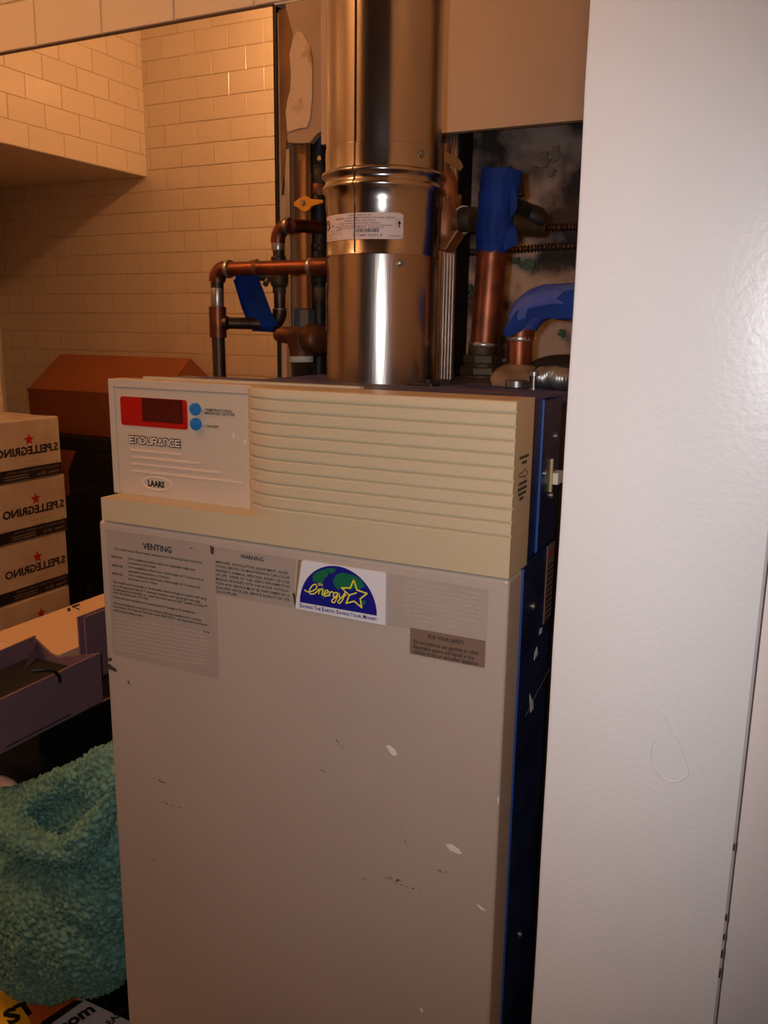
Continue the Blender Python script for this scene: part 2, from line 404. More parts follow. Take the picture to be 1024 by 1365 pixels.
# wood stud, blue-grey board and ribbed metal stud in the cavity
b = MB(); b.box(cx(388, 300, D+.02), cx(408, 300, D+.02), D+.02, D+.09, atY(400, 412, D+.02).z, ZD+.05, M_wood)
wst = tag(b.build('wooden_stud', bevel=.002), 'orange pine stud behind the yellow valve lever, left of the flue', 'stud')
MB().box(cx(387, 460, D+.016), cx(411, 460, D+.016), D+.016, D+.09, 0, atY(400, 412, D+.02).z-.001, M_bluegray).build('blocking', wst, bevel=.0015)
b = MB(); YR = 1.225
x0, x1 = cx(568, 350, YR), cx(608, 350, YR)
vs = []; n = 10*8
for i in range(n+1):
    x = x0+(x1-x0)*i/n; y = YR+.0018*math.cos(2*PI*i/8)
    vs += [(x, y, 0), (x, y, ZD+.04)]
b.add(vs, [(2*i, 2*i+2, 2*i+3, 2*i+1) for i in range(n)], M_galv2)
ms = tag(b.build('metal_stud', smooth=75), 'ribbed shiny metal stud behind the right edge of the flue', 'stud')
MB().box(x1-.003, x1, YR+.001, YR+.054, 0, ZD+.04, M_dark).build('stud_web', ms)

# ------------------------------------------------------------------ mirror
b = MB(); b.box(-2.04, XM, D, D+.006, .55, ZM, M_mirror)
mo = tag(b.build('wall_mirror'), 'large frameless mirror on the tiled wall left of the flue, reflecting boxes', 'mirror')
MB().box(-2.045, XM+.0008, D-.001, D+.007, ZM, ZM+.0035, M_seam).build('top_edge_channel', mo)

# ------------------------------------------------------------------ ceiling lamp
lt = thing('ceiling_light', 'two-bulb ceiling light behind the photographer', 'light')
b = MB(); b.lathe((LAMP.x, LAMP.y, ZC-.03), (0, 0, 1), [(.12, 0), (.13, .012), (.13, .03)], M_galv, n=40); b.build('base_plate', lt, smooth=40)
for s_ in (-1, 1):
    c = LAMP+Vector((.0, s_*.07, 0))
    MB().lathe(c+Vector((0, 0, .025)), (0, 0, 1), [(.016, 0), (.018, .026)], M_ptfe, n=20).build('socket', lt, smooth=40)
    bu = MB().ball(c, .034, M_bulb, n=24).build('bulb', lt, smooth=60)
nt = M_bulb.node_tree.nodes['Principled BSDF']
nt.inputs['Emission Color'].default_value = LAMP_COL+(1,); nt.inputs['Emission Strength'].default_value = LAMP_POWER

# ------------------------------------------------------------------ boiler
XL_, XR_, YP, YPB, ZP = -.6157, -.1914, .610, .6469, 1.0605
YH, YHB, ZH, ZL, ZB, YC = .609, .6557, 1.1985, 1.0845, 1.0618, .634
bo = thing('boiler', 'tall beige boiler cabinet with louvred head, control panel and blue sides', 'boiler')
b = MB(); b.box(XL_, XR_, YP, YPB, .06, ZP, M_panel)
fp_ = b.build('front_panel', bo, bevel=.003, seg=3)
FR = Frame((0, YP, 0), (1, 0, 0), (0, 0, 1))
def z7(u0, v0, k): return lambda x, y, f=FR: f.inv(atY(u0+x/k, v0+y/k, f.o.y))
ZA = z7(130, 690, 3.79); ZE = z7(380, 730, 3.413)
def line(mb, Z, s, xa, xb, ybase, cap, mt, fr_=FR, h=.0008, bold=.0, ky=.078):
    # base line measured at its left end, running level on the real surface
    xA, zA = Z(xa, ybase, fr_); xB, _ = Z(xb, ybase+(xb-xa)*ky, fr_); _, zT = Z(xa, ybase-cap, fr_)
    text(mb, fr_, s, xA, xB, zA, zT-zA, mt, h, bold)
def rectZ(Z, x0, x1, yt, yb, xt=None): 
    a, zt = Z(x0, yt); c, _ = Z(x1, yt); _, zb = Z(x0, yb); return a, c, zb, zt
# venting label
b = MB(); a, c, zb, zt = rectZ(ZA, 43, 592, 55, 682); slab(b, FR, rrect(a, c, zb, zt, .002), -.001, .00035, M_film)
line(b, ZA, 'VENTING', 232, 377, 155, 31, M_ink, bold=.02)
VT = [('This model can be direct vented using one of the following Direct Vent Kits:', 88, 532, 160),
 ('2400-326', 72, 127, 200), ('Vent installations which require an adjustable height and', 157, 495, 211), ('horizontal run of 2-4 feet.', 157, 300, 231),
 ('2400-328', 75, 130, 243), ('Vent installations which have a fixed height of 11 inches and an', 157, 538, 252), ('adjustable horizontal run of 2-4 feet.', 157, 368, 273),
 ('2400-330', 75, 130, 284), ('Vent installations which have a fixed height of 13 inches and', 160, 520, 293), ('horizontal run of 1-3 feet.', 160, 304, 312),
 ('This model can be vertically or horizontally vented through an outside wall using', 80, 553, 327), ('up to 50 equivalent feet of 3" diameter stainless steel special gas vent pipe', 80, 522, 346),
 ('manufactured by Heat-Fab, Inc. under the trade name of Saf-T Vent\u00ae or Z-Flex\u2122', 80, 556, 364), ('under the trade name of Z-Vent.', 80, 262, 380),
 ("Follow the vent manufacturer's instructions for Category IV installations.", 82, 500, 404),
 ("All vent installations must be in accordance with the manufacturer's venting", 83, 525, 434), ('instructions, the National Fuel Gas Code ANSI Z223.1 and applicable provisions', 83, 557, 451), ('of the local building codes.', 83, 233, 470),
 ('76-426', 537, 569, 579)]
for s_, xa, xb, y in VT: line(b, ZA, s_, xa, xb, y, 12.5, M_ink, bold=.012, ky=.175)
rr = random.Random(3)
for k in range(9):
    y = 500+k*20; x = 95
    while x < 540:
        l = rr.uniform(18, 60); q = [ZA(x, y+.175*(x-95)), ZA(x+l, y+.175*(x+l-95)), ZA(x+l, y+8+.175*(x+l-95)), ZA(x, y+8+.175*(x-95))]
        if y+.175*(x-95) < 682+.19*(x-45)-12: fpoly(b, FR, q[::-1], M_fade, .0005)
        x += l+8
b.build('venting_label', fp_)
# warning label
b = MB(); a, c, zb, zt = rectZ(ZA, 596, 1002, 146, 386); slab(b, FR, [(a, zb), (c-.003, zb+.0), (c, zt), (a, zt)], -.001, .00035, M_film)
line(b, ZA, 'WARNING', 725, 841, 203, 21, M_ink, bold=.015)
for s_, y, xe in (('IMPROPER  INSTALLATION, ADJUSTMENT, ALTER-', 228, 970), ('ATION, SERVICE OR MAINTENANCE CAN CAUSE', 249, 972), ('PROPERTY DAMAGE, PERSONAL INJURY OR LOSS', 271, 973), ("OF LIFE.  REFER TO THE USER'S INFORMATION", 292, 973),
    ('MANUAL PROVIDED WITH THIS BOILER. INSTALLA-', 313, 973), ('TION AND SERVICE MUST BE PERFORMED BY A', 335, 973), ('QUALIFIED INSTALLER, SERVICE AGENCY OR THE', 356, 972), ('GAS SUPPLIER.', 376, 710)):
    line(b, ZA, s_, 600, xe, y, 13.5, M_ink, bold=.012)
b.build('warning_label', fp_)
# old labels bleached to ghosts
b = MB(); q = [ZE(466, 114), ZE(927, 191), ZE(914, 432), ZE(466, 353)]
slab(b, FR, [q[3], q[2], q[1], q[0]], -.001, .0003, M_film2)
for k in range(9):
    y = 150+k*21; x = 545
    while x < 880:
        l = rr.uniform(20, 70)
        if rr.random() < .8: fpoly(b, FR, [ZE(x, y+.167*(x-466)-14+7), ZE(min(x+l, 890), y+.167*(min(x+l, 890)-466)-14+7), ZE(min(x+l, 890), y+.167*(min(x+l, 890)-466)-14), ZE(x, y+.167*(x-466)-14)], M_fade, .0005)
        x += l+9
b.build('faded_label', fp_)
b = MB(); q = [ZE(570, 362), ZE(913, 433), ZE(908, 557), ZE(570, 481)]
xa, xb = (q[0][0]+q[3][0])/2, (q[1][0]+q[2][0])/2; z1, z0 = q[0][1], q[3][1]
slab(b, FR, [(xa, z0), (xb, z0), (xb, z1), (xa, z1)], -.001, .0006, M_safety)
line(b, ZE, 'FOR YOUR SAFETY', 653, 820, 410, 17, M_ink, h=.0010, bold=.015)
for s_, xe, y in (('Do not store or use gasoline or other', 884, 432), ('flammable vapors and liquids in the', 862, 456), ('vicinity of this or any other appliance', 880, 478)): line(b, ZE, s_, 587, xe, y, 18, M_ink, h=.0010, bold=.012, ky=.17)
b.build('safety_label', fp_)
# adhesive patch and the white energy sticker
b = MB(); slab(b, FR, [ZE(x, y) for x, y in ((45, 262), (80, 258), (95, 60), (60, 54))], -.001, .0005, M_glueres)
slab(b, FR, [ZE(x, y) for x, y in ((36, 205), (48, 272), (54, 268), (46, 210))], -.001, .001, M_scuff)
b.build('adhesive_residue', fp_)
b = MB(); slab(b, FR, [ZE(x, y) for x, y in ((50, 266), (54, 276), (459, 352), (461, 114), (86, 56), (78, 62), (66, 150))], -.0005, .0011, M_sticker)
E0, E1 = ZE(71, 246), ZE(421, 308); top_ = ZE(238, 82)
ex, ez, ew, eh = (E0[0]+E1[0])/2, (E0[1]+E1[1])/2, (E1[0]-E0[0])/2, 0
eh = top_[1]-ez
fpoly(b, FR, [(ex+ew*math.cos(PI*i/40), ez+eh*math.sin(PI*i/40)) for i in range(41)], M_navy, .0013)
for poly_ in ([(128, 132), (142, 114), (164, 102), (190, 98), (204, 108), (198, 128), (182, 140), (176, 158), (158, 166), (148, 152), (134, 156)], [(182, 96), (214, 90), (236, 96), (226, 112), (208, 116), (196, 104)],
              [(168, 178), (186, 184), (192, 204), (178, 236), (170, 214), (160, 196)], [(222, 150), (236, 122), (262, 112), (296, 118), (330, 130), (356, 152), (368, 176), (350, 182), (336, 196), (318, 180), (300, 196), (286, 178), (262, 180), (246, 192), (228, 172)],
              [(346, 238), (366, 236), (374, 250), (362, 262), (350, 254)]):
    fpoly(b, FR, [ZE(x, y) for x, y in poly_][::-1], M_leafgreen, .0015)
def ZZ(l): return [ZE(x, y) for x, y in l]
wl = .0011
strokes = [[(94, 190), (104, 197), (120, 198), (142, 188), (150, 174), (142, 164), (128, 172), (116, 192), (118, 206), (134, 208), (150, 198)],
           [(150, 198), (160, 186), (158, 208)], [(159, 196), (170, 186), (178, 190), (174, 210), (182, 212)],
           [(182, 208), (196, 204), (200, 194), (192, 192), (184, 206), (188, 218), (204, 214)],
           [(206, 198), (208, 218)], [(208, 206), (216, 198), (224, 202)],
           [(242, 204), (232, 202), (224, 214), (230, 224), (240, 214)], [(244, 202), (240, 226), (230, 246), (218, 244), (222, 232), (244, 220)],
           [(252, 206), (252, 222), (262, 224), (276, 206)], [(278, 200), (268, 232), (254, 250), (246, 244), (256, 230), (284, 212)]]
for s_ in strokes:
    pp = [Vector((*ZE(x, y), 0)) for x, y in s_]; pp = [(p.x, p.y) for p in smooth_path(pp, 5)]
    ribbon(b, FR, pp, wl, M_yellow, .0018)
ribbon(b, FR, ZZ([(318, 142), (332, 190), (378, 206), (347, 230), (354, 270), (320, 241), (283, 250), (298, 213)]), .0013, M_yellow, .0019)
ribbon(b, FR, ZZ([(318, 142), (302, 181), (262, 181)]), .0013, M_yellow, .0019); ribbon(b, FR, ZZ([(262, 181), (298, 213), (330, 203)]), .0011, M_yellow, .0019)
line(b, ZE, 'EPA', 156, 178, 170, 12, M_yellow, h=.0018, bold=.01)
x = 71
for wd_, xa, xb in (('S', 71, 81), ('AVING', 82, 130), ('T', 136, 146), ('HE', 147, 166), ('E', 172, 182), ('ARTH.', 183, 232), ('S', 237, 247), ('AVING', 248, 297), ('Y', 302, 312), ('OUR', 313, 351), ('M', 358, 372), ('ONEY.', 373, 424)):
    xA, zA = ZE(xa, 268+(xa-71)*.176); xB, _ = ZE(xb, 268+(xb-71)*.176); _, zT = ZE(xa, 268+(xa-71)*.176-(17 if len(wd_) == 1 else 12.5))
    _, z0_ = ZE(71, 268); text(b, FR, wd_, xA, xB, z0_+(zA-z0_)*.15, zT-zA, M_navy, .0014, .03)
b.build('energy_sticker', fp_)
# chips and scuffs in the enamel
ZS = z7(130, 900, 1.7356); b = MB()
for poly_ in ([(668, 163), (676, 162), (688, 172), (694, 184), (684, 186), (676, 178)], [(806, 392), (818, 390), (836, 402), (844, 414), (834, 413), (816, 405)], [(877, 530), (886, 534), (900, 545), (888, 543)], [(745, 770), (751, 768), (754, 779), (749, 780)], [(926, 285), (930, 280), (928, 304)]):
    c_ = MB(); slab(c_, FR, [ZS(x, y) for x, y in poly_][::-1], -.001, .0002, M_chip); c_.build('paint_chip', fp_)['label'] = 'pale chip in the enamel'
b = MB(); rr = random.Random(5)
for x0, y0, x1, y1, n_, sp in ((125, 237, 152, 248, 9, 2), (140, 291, 200, 310, 12, 1), (668, 468, 700, 478, 22, 5), (700, 484, 745, 498, 8, 2), (780, 450, 812, 456, 9, 2), (545, 140, 566, 165, 6, 2), (510, 215, 522, 222, 5, 2), (128, 422, 133, 428, 4, 1), (70, 15, 74, 20, 3, 1), (697, 345, 718, 400, 6, 1), (612, 470, 625, 474, 3, 1)):
    for i in range(n_):
        t = rr.random(); x = x0+(x1-x0)*t+rr.gauss(0, sp*.4); y = y0+(y1-y0)*t+rr.gauss(0, sp*.5); l = rr.uniform(1.5, 6); s_ = (y1-y0)/(x1-x0)
        slab(b, FR, [ZS(x, y), ZS(x+l, y+s_*l+.3), ZS(x+l, y+s_*l-rr.uniform(.4, 1)), ZS(x, y-.7)], -.0005, .0002, M_scuff)
for pts_ in ([(52, 714), (62, 706), (74, 710), (72, 722), (58, 726)], [(44, 742), (60, 738), (96, 766), (98, 780), (84, 774), (60, 764), (46, 756)], [(154, 826), (162, 826), (160, 834), (153, 834)],
             [(570, 140), (590, 150), (588, 186), (574, 180)]):
    slab(b, FR, [ZA(x, y) for x, y in pts_][::-1], -.0005, .0006, M_scuff)
for i in range(14):
    x = 460+rr.random()*80; y = 150+(x-460)*.05+rr.gauss(0, 4); slab(b, FR, [ZA(x, y+4), ZA(x+7, y+4.5), ZA(x+8, y+1), ZA(x+1, y)], -.0005, .0007, M_fade)
o = b.build('scuff_marks', fp_); o['kind'] = 'stuff'; o['label'] = 'dark scuffs and scratches on the enamel'

# head: one moulded cover with a ledge and a louvred bulge
XS = atY(336, 600, YC).x
b = MB(); cols = []
for i in range(13): t = i/12; cols.append((XS+.046*t, YH+(YC-YH)*(1-math.sin(math.acos(1-t)) if t < 1 else 0)))
for i in range(1, 9): cols.append((XS+.046+(XR_-XS-.046)*i/8, YH))
lev = [(ZB, 0)]
g = [atY(690-(690-678)*(v-535.7)/234, v, YH).z for v in (550.2, 568.6, 587, 605.3, 623.7, 642, 660.4, 678.8, 697, 715.4)]
for z in reversed(g): lev += [(z-.0022, .0), (z-.0009, .0012), (z-.0002, .0024), (z+.0007, .0022), (z+.0010, -.0004)]
lev += [(ZH-.0025, .0), (ZH-.0008, .0006), (ZH, .0024)]
nc = len(cols); vs = []
for z, d in lev:
    for i, (x, y) in enumerate(cols):
        k = min(1, i/3) if z < ZH-.003 else 1
        tx = cols[min(i+1, nc-1)][0]-cols[max(i-1, 0)][0]; ty = cols[min(i+1, nc-1)][1]-cols[max(i-1, 0)][1]; ln = math.hypot(tx, ty)
        vs.append((x-ty/ln*d*k, y+tx/ln*d*k, z))
b.add(vs, [(j*nc+i, j*nc+i+1, (j+1)*nc+i+1, (j+1)*nc+i) for j in range(len(lev)-1) for i in range(nc-1)], M_abs)
side = [(XR_, YH+d, z) for z, d in lev]
b.add(side+[(XR_, YHB, ZH), (XR_, YHB, ZB)], [tuple(range(len(side)))+(len(side), len(side)+1)], M_abs)
top = [vs[(len(lev)-1)*nc+i] for i in range(nc)]
b.add(top+[(XR_, YHB, ZH), (XS, YHB, ZH)], [tuple(range(nc+2))], M_abs)
b.add([vs[i] for i in range(nc)]+[(XR_, YHB, ZB), (XS, YHB, ZB)], [tuple(range(nc+2))[::-1]], M_abs)
XLH = -.6095
b.box(XLH, XS+.012, YH, YHB, ZB, ZL, M_abs)
b.add([(XS+.012, YH, ZB), (XS+.046, YH, ZB), (XS+.046, YH, ZL), (XS+.012, YH, ZL), (XS+.012, YH+.02, ZL)], [(0, 1, 2, 3), (3, 2, 4)], M_abs)
hd = b.build('head_cover', bo, smooth=32)
MB().box(-.595, -.35, YHB+.004, YHB+.012, ZH-.004, ZH+.0016, M_abs).build('rear_lip', hd)
# arrow note moulded on the head's side
SF = Frame((XR_, 0, 0), (0, 1, 0), (0, 0, 1))
ZR = lambda x, y, f=SF: f.inv(atX(670+x/10.24, 570+y/10.24, XR_))
b = MB()
ribbon(b, SF, [ZR(x, y) for x, y in ((222, 640), (286, 596), (296, 560), (342, 610), (296, 690), (290, 655), (228, 678))], .0007, M_ink, .0004, closed=True)
for x, y, l in ((228, 445, 130), (262, 505, 66), (218, 800, 112), (205, 880, 124), (208, 945, 110), (228, 1000, 54)):
    q0 = ZR(x, y); q1 = ZR(x+l, y-l*.65); n_ = max(3, int(l/17)); wdt = q1[0]-q0[0]
    for i in range(n_):
        a = q0[0]+wdt*i/n_; fpoly(b, SF, [(a, q0[1]), (a+wdt/n_*.72, q0[1]), (a+wdt/n_*.72, q0[1]+.0026-.0006*(i % 2)), (a, q0[1]+.0026)], M_ink, .0004)
b.build('arrow_note', hd)

# control panel
CF = Frame((0, YC, 0), (1, 0, 0), (0, 0, 1)); XCL = -.6165
b = MB(); xg, zg = CF.inv(atY(151, 515.5, YC))
b.box(XCL, XS+.0005, YC, YHB, zg, ZH, M_ctrl); b.box(XCL, xg, YC, YHB, ZL, zg, M_ctrl); b.box(xg, XS+.0005, YC+.0012, YHB, ZL, zg-.0006, M_ctrl); b.box(xg, XS, YC+.003, YHB, zg-.001, zg, M_ctrl)
cp = b.build('control_panel', bo, bevel=.0008)
CF = Frame((0, YC+.0012, 0), (1, 0, 0), (0, 0, 1)); ZC7 = z7(150, 515, 5.12)
def zc(x, y): return CF.inv(atY(150+x/5.12, 515+y/5.12, CF.o.y))
b = MB(); xa, zt = zc(53, 66); xb, _ = zc(508, 100); _, zb = zc(68, 262)
slab(b, CF, rrect(xa, xb, zb, zt, .003), -.001, .0006, M_red)
xa2, zt2 = zc(202, 78); xb2, _ = zc(478, 100); _, zb2 = zc(208, 236)
slab(b, CF, [(xa2, zb2), (xb2, zb2), (xb2, zt2), (xa2, zt2)], -.001, .0009, M_reddark)
xa3 = xa2+.0035; xb3 = xb2-.003; sw = (xb3-xa3)/4
for k in range(4):
    X0 = xa3+sw*k+sw*.16; X1 = xa3+sw*(k+1)-sw*.16; Z0 = zb2+.005; Z1 = zt2-.005; zm_ = (Z0+Z1)/2
    for p in ([(X0, Z0+.001), (X0, zm_-.001)], [(X0, zm_+.001), (X0, Z1-.001)], [(X1, Z0+.001), (X1, zm_-.001)], [(X1, zm_+.001), (X1, Z1-.001)], [(X0+.001, Z0), (X1-.001, Z0)], [(X0+.001, zm_), (X1-.001, zm_)], [(X0+.001, Z1), (X1-.001, Z1)]):
        ribbon(b, CF, p, .0009, M_redseg, .0011)
b.build('display_window', cp)['label'] = 'red display window with unlit digits'
for y, nm in ((155, 'upper'), (257, 'lower')):
    q = zc(571+(4 if nm == 'lower' else 0), y); r_ = .0058
    o_ = CF.p(q[0], q[1], -.001)
    MB().lathe(o_, CF.n, [(r_, 0), (r_, .0036), (r_*.92, .0044), (r_*.5, .0048), (0.0001, .0049)], M_btn, n=28).build('button', cp, smooth=35)
b = MB()
def lc(s_, xa, xb, y, cap, bold=.02, h=.0007):
    xA, zA = zc(xa, y); xB, _ = zc(xb, y+.09*(xb-xa)); _, zT = zc(xa, y-cap); text(b, CF, s_, xA, xB, zA, zT-zA, M_ink, h, bold)
lc('TEMPERATURES/', 632, 822, 167, 18); lc('MESSAGE CENTER', 633, 840, 189, 18); lc('ON/OFF', 639, 726, 279, 18)
for x, y in ((613, 164), (620, 267)): fpoly(b, CF, [zc(x, y+3), zc(x+13, y+4), zc(x+13, y), zc(x, y-1)], M_ink, .0007)
# outlined ENDURANCE lettering
_, ez0 = zc(119, 388); _, ez1 = zc(118, 333); ex0, _ = zc(118, 360); ex1, _ = zc(470, 392); cw = (ex1-ex0)/9
G = {'E': [[(1, 1), (0, 1), (0, 0), (1, 0)], [(0, .5), (.85, .5)]], 'N': [[(0, 0), (0, 1), (.75, 1), (1, .7), (1, 0)]], 'D': [[(0, 1), (.7, 1), (1, .7), (1, .3), (.7, 0), (0, 0), (0, .62)]],
     'U': [[(0, 1), (0, .3), (.25, 0), (1, 0), (1, 1)]], 'R': [[(0, 0), (0, 1), (.8, 1), (1, .8), (1, .6), (.8, .45), (.3, .45)], [(.55, .45), (1, 0)]], 'A': [[(0, 0), (.5, 1), (1, 0)], [(.3, .0), (.72, .0)]], 'C': [[(1, 1), (.3, 1), (0, .7), (0, .3), (.3, 0), (1, 0)]]}
for k, ch in enumerate('ENDURANCE'):
    for pas, (wd_, mt_, h_) in enumerate(((.0032, M_ink, .0007), (.0015, M_ridge, .0010))):
        for st in G[ch]:
            ribbon(b, CF, [(ex0+cw*k+cw*.13+x*cw*.72, ez0+.0012+y*(ez1-ez0-.0024)) for x, y in st], wd_, mt_, h_)
b.build('panel_lettering', cp)['kind'] = 'stuff'
b = MB()
for x0_, x1_, y_ in ((128, 472, 432), (133, 605, 478), (133, 738, 525), (133, 888, 573)):
    xA, zA = zc(x0_, y_); xB, _ = zc(x1_, y_+.09*(x1_-x0_)); slab(b, CF, [(xA, zA-.0009), (xB, zA-.0009), (xB, zA+.0009), (xA, zA+.0009)], -.0005, .0009, M_ridge)
b.build('raised_lines', cp)
b = MB(); qc = zc(306, 663); ra = zc(405, 672)[0]-qc[0]; rb = .0062
ring = []
for i in range(48): a = 2*PI*i/48; ring.append(CF.p(qc[0]+ra*math.cos(a), qc[1]+rb*math.sin(a), .0004))
b.tube(ring+[ring[0]], .0007, M_ridge, n=6, caps=False)
slab(b, CF, [(qc[0]+ra*.93*math.cos(2*PI*i/48), qc[1]+rb*.9*math.sin(2*PI*i/48)) for i in range(48)], -.0005, .0004, M_ctrl)
lc('LAARS', 246, 358, 678, 40, .05)
b.build('maker_badge', cp)
b = MB()
for x, y in ((828, 335), (905, 376)): slab(b, CF, [zc(x-4, y+14), zc(x+4, y+15), zc(x+5, y-14), zc(x-3, y-15)], -.0005, .0006, M_chip)
b.build('paint_chips', cp)['kind'] = 'stuff'

# blue cabinet
b = MB(); b.box(-.607, -.1935, YHB+.0005, .686, ZP+.003, ZH-.0035, M_cabblue); b.box(-.607, -.1925, .6862, .745, ZP+.004, ZH-.005, M_cabblue)
b.box(-.1938, -.1915, .6845, .6868, ZP+.004, ZH-.0035, M_cabedge)
uc = b.build('upper_cabinet', bo, bevel=.0008)
b = MB(); b.box(-.611, -.1925, YPB+.0005, .745, .06, ZP+.0005, M_cabblue); b.box(-.1935, -.1908, YPB+.0006, YPB+.0026, .06, ZP-.001, M_cabedge)
lcab = b.build('lower_cabinet', bo, bevel=.0008)
MB().box(-.595, -.205, .7455, 1.02, .06, 1.184, M_body).build('rear_casing', bo, bevel=.002)
MB().box(-.60, -.60+.405, YPB+.01, .95, 0, .06, M_black).build('plinth', bo)
b = MB(); b.box(-.607, -.1935, YHB+.001, .745, ZH-.0034, ZH-.0015, M_deck); b.box(-.600, -.200, .7452, 1.02, 1.1842, 1.1875, M_deck)
dk = b.build('top_deck', bo)
def screw(p, ax, r, par, mt=M_galv):
    MB().lathe(p, ax, [(r*1.25, -.0006), (r*1.25, .0008), (r, .0009), (r*.8, .0022), (r*.3, .0028), (.0002, .0028)], mt, n=12).build('screw', par, smooth=40)
for (u, v), par in ((((740, 581)), uc), (((726, 631)), uc), (((734, 660)), uc), (((710, 808)), lcab), (((693, 1245)), lcab)):
    p = atX(u, v, -.1925); screw(p, (1, 0, 0), .0028, par)
b = MB(); p0 = atX(736, 638, -.1905); b.box(-.1925, -.1905, p0.y, p0.y+.003, p0.z-.012, p0.z+.017, M_brassplate); p1 = atX(744, 632, -.19)
b.box(-.1925, -.186, p0.y+.003, p0.y+.022, p1.z-.007, p1.z+.003, M_ptfe)
b.build('latch', uc)
b = MB(); BF = Frame((-.1925, 0, 0), (0, 1, 0), (0, 0, 1))
def bx(u, v): return BF.inv(atX(u, v, -.1925))
ya = bx(728, 760)[0]; yb = .7445; zt = bx(740, 715)[1]-.004; zb = bx(726, 830)[1]
slab(b, BF, [(ya, zb), (yb, zb), (yb, zt), (ya, zt)], -.0005, .0006, M_safety)
text(b, BF, 'DANGER', ya+.003, yb-.002, zt-.012, .007, M_case_red, .0009, .03)
for k in range(13):
    for j in range(5):
        a = ya+.003+j*(yb-ya-.005)/5; fpoly(b, BF, [(a, zt-.020-k*.0052), (a+.0042+.001*((k*3+j) % 3), zt-.020-k*.0052), (a+.0042+.001*((k*3+j) % 3), zt-.0183-k*.0052), (a, zt-.0183-k*.0052)], M_ink, .0009)
for k in range(3): fpoly(b, BF, [(ya+.004, zb+.012-k*.003+.012), (yb-.01, zb+.012-k*.003+.012), (yb-.01, zb+.0138-k*.003+.012), (ya+.004, zb+.0138-k*.003+.012)], M_case_red, .0009)
b.build('hazard_label', lcab)
b = MB()
for pts_ in (((713, 870), (716, 862), (717, 872), (712, 880)), ((706, 925), (711, 936), (711, 945), (707, 950)), ((720, 838), (723, 836), (722, 844), (719, 846))):
    slab(b, BF, [bx(u, v) for u, v in pts_], -.0004, .0002, M_chip)
ribbon(b, BF, [bx(u, v) for u, v in ((700, 955), (712, 930), (733, 890))], .0006, M_chip, .0003)
b.build('paint_chips', lcab)['kind'] = 'stuff'
# black terminal, clamp and bolt on the deck
b = MB(); p = atY(564, 512, .80); b.box(p.x-.014, p.x+.014, .790, .812, 1.1875, 1.1965, M_black); b.lathe((p.x+.006, .80, 1.196), (0, 0, 1), [(.004, 0), (.004, .004)], M_dark, n=12); b.build('terminal_block', dk, bevel=.001)
b = MB(); p = atY(712, 505, .90); b.lathe((p.x, p.y, 1.1875), (0, 0, 1), [(.0045, 0), (.0045, .002), (.0025, .0022), (.0025, .0145), (.0055, .0148), (.0055, .019), (.002, .021)], M_galv, n=14); b.build('bolt', dk, smooth=30)

# ------------------------------------------------------------------ flue pipe
PX, PY, PR = -.4575, .9165, .0648
PC = lambda z: Vector((PX, PY, z))
def pz(v): return atY(507, v, PY-PR+.004).z
vp = thing('flue_pipe', 'wide shiny stainless flue pipe rising from the boiler top', 'pipe')
zj = pz(338); zA_, zB_ = pz(224), pz(243); zT = pz(187)
b = MB(); b.lathe(PC(0), (0, 0, 1), [(PR-.0006, 1.1876), (PR-.0006, zj)], M_steel, n=96, caps=False); b.build('lower_section', vp, smooth=30)
pf = [(PR+.0004, zj), (PR+.0004, zj+.0015), (PR, zj+.002), (PR, zB_-.024), (PR+.0012, zB_-.017), (PR+.0012, zB_-.006), (PR+.0045, zB_-.002), (PR+.0048, zB_), (PR+.0045, zB_+.002), (PR+.0016, zB_+.0045), (PR+.0012, (zA_+zB_)/2), (PR+.0016, zA_-.004), (PR+.005, zA_-.0015), (PR+.0054, zA_), (PR+.005, zA_+.0018), (PR+.0014, zA_+.004), (PR+.001, zA_+.007), (PR+.0009, zT), (PR+.0002, zT+.0004)]
b = MB(); b.lathe(PC(0), (0, 0, 1), pf, M_steel2, n=96, caps=False); b.build('drain_section', vp, smooth=50)
b = MB(); b.lathe(PC(0), (0, 0, 1), [(PR, zT+.0004), (PR-.0006, ZC)], M_steel2, n=96, caps=False); b.build('upper_section', vp, smooth=30)
camdir = math.atan2(-PY, -PX)                                        # direction from the pipe axis to the viewer
def cyl(a, z, dr=0): return Vector((PX+(PR+dr)*math.cos(camdir+a), PY+(PR+dr)*math.sin(camdir+a), z))
def ang(u): return math.asin(max(-1, min(1, (u-510)/76.5)))           # from the pipe's silhouette width
asm = ang(474)
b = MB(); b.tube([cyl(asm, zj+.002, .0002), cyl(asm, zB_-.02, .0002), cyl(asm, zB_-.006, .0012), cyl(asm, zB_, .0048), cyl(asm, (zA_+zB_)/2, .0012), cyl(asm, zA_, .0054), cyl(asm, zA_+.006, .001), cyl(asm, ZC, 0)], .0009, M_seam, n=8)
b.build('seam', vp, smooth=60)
for u, v in ((557, 201), (533, 350)):
    p = cyl(ang(u), pz(v), .0008); d_ = (p-PC(p.z)).normalized(); screw(p, d_, .0032, vp)
b = MB(); a0, a1 = ang(436), ang(536); z0 = pz(317)-.001; z1 = pz(284)+.001; n_ = 24
def wrap(x, z, dr): return cyl(a0+(a1-a0)*x, z0+(z1-z0)*z, dr)
vs = [wrap(i/n_, j, .0006) for i in range(n_+1) for j in (0, 1)]
vs[0] = wrap(.0, .03, .0006); vs[-2] = wrap(1, .06, .0006); vs[-1] = wrap(1, .94, .0006)
b.add(vs, [(2*i, 2*i+2, 2*i+3, 2*i+1) for i in range(n_)], M_label)
class Wrap:
    def p(s, x, y, h=0): return wrap(x, y, .0006+h)
WF = Wrap()
def wx(px): return (ang(425+px/8.19)-a0)/(a1-a0)
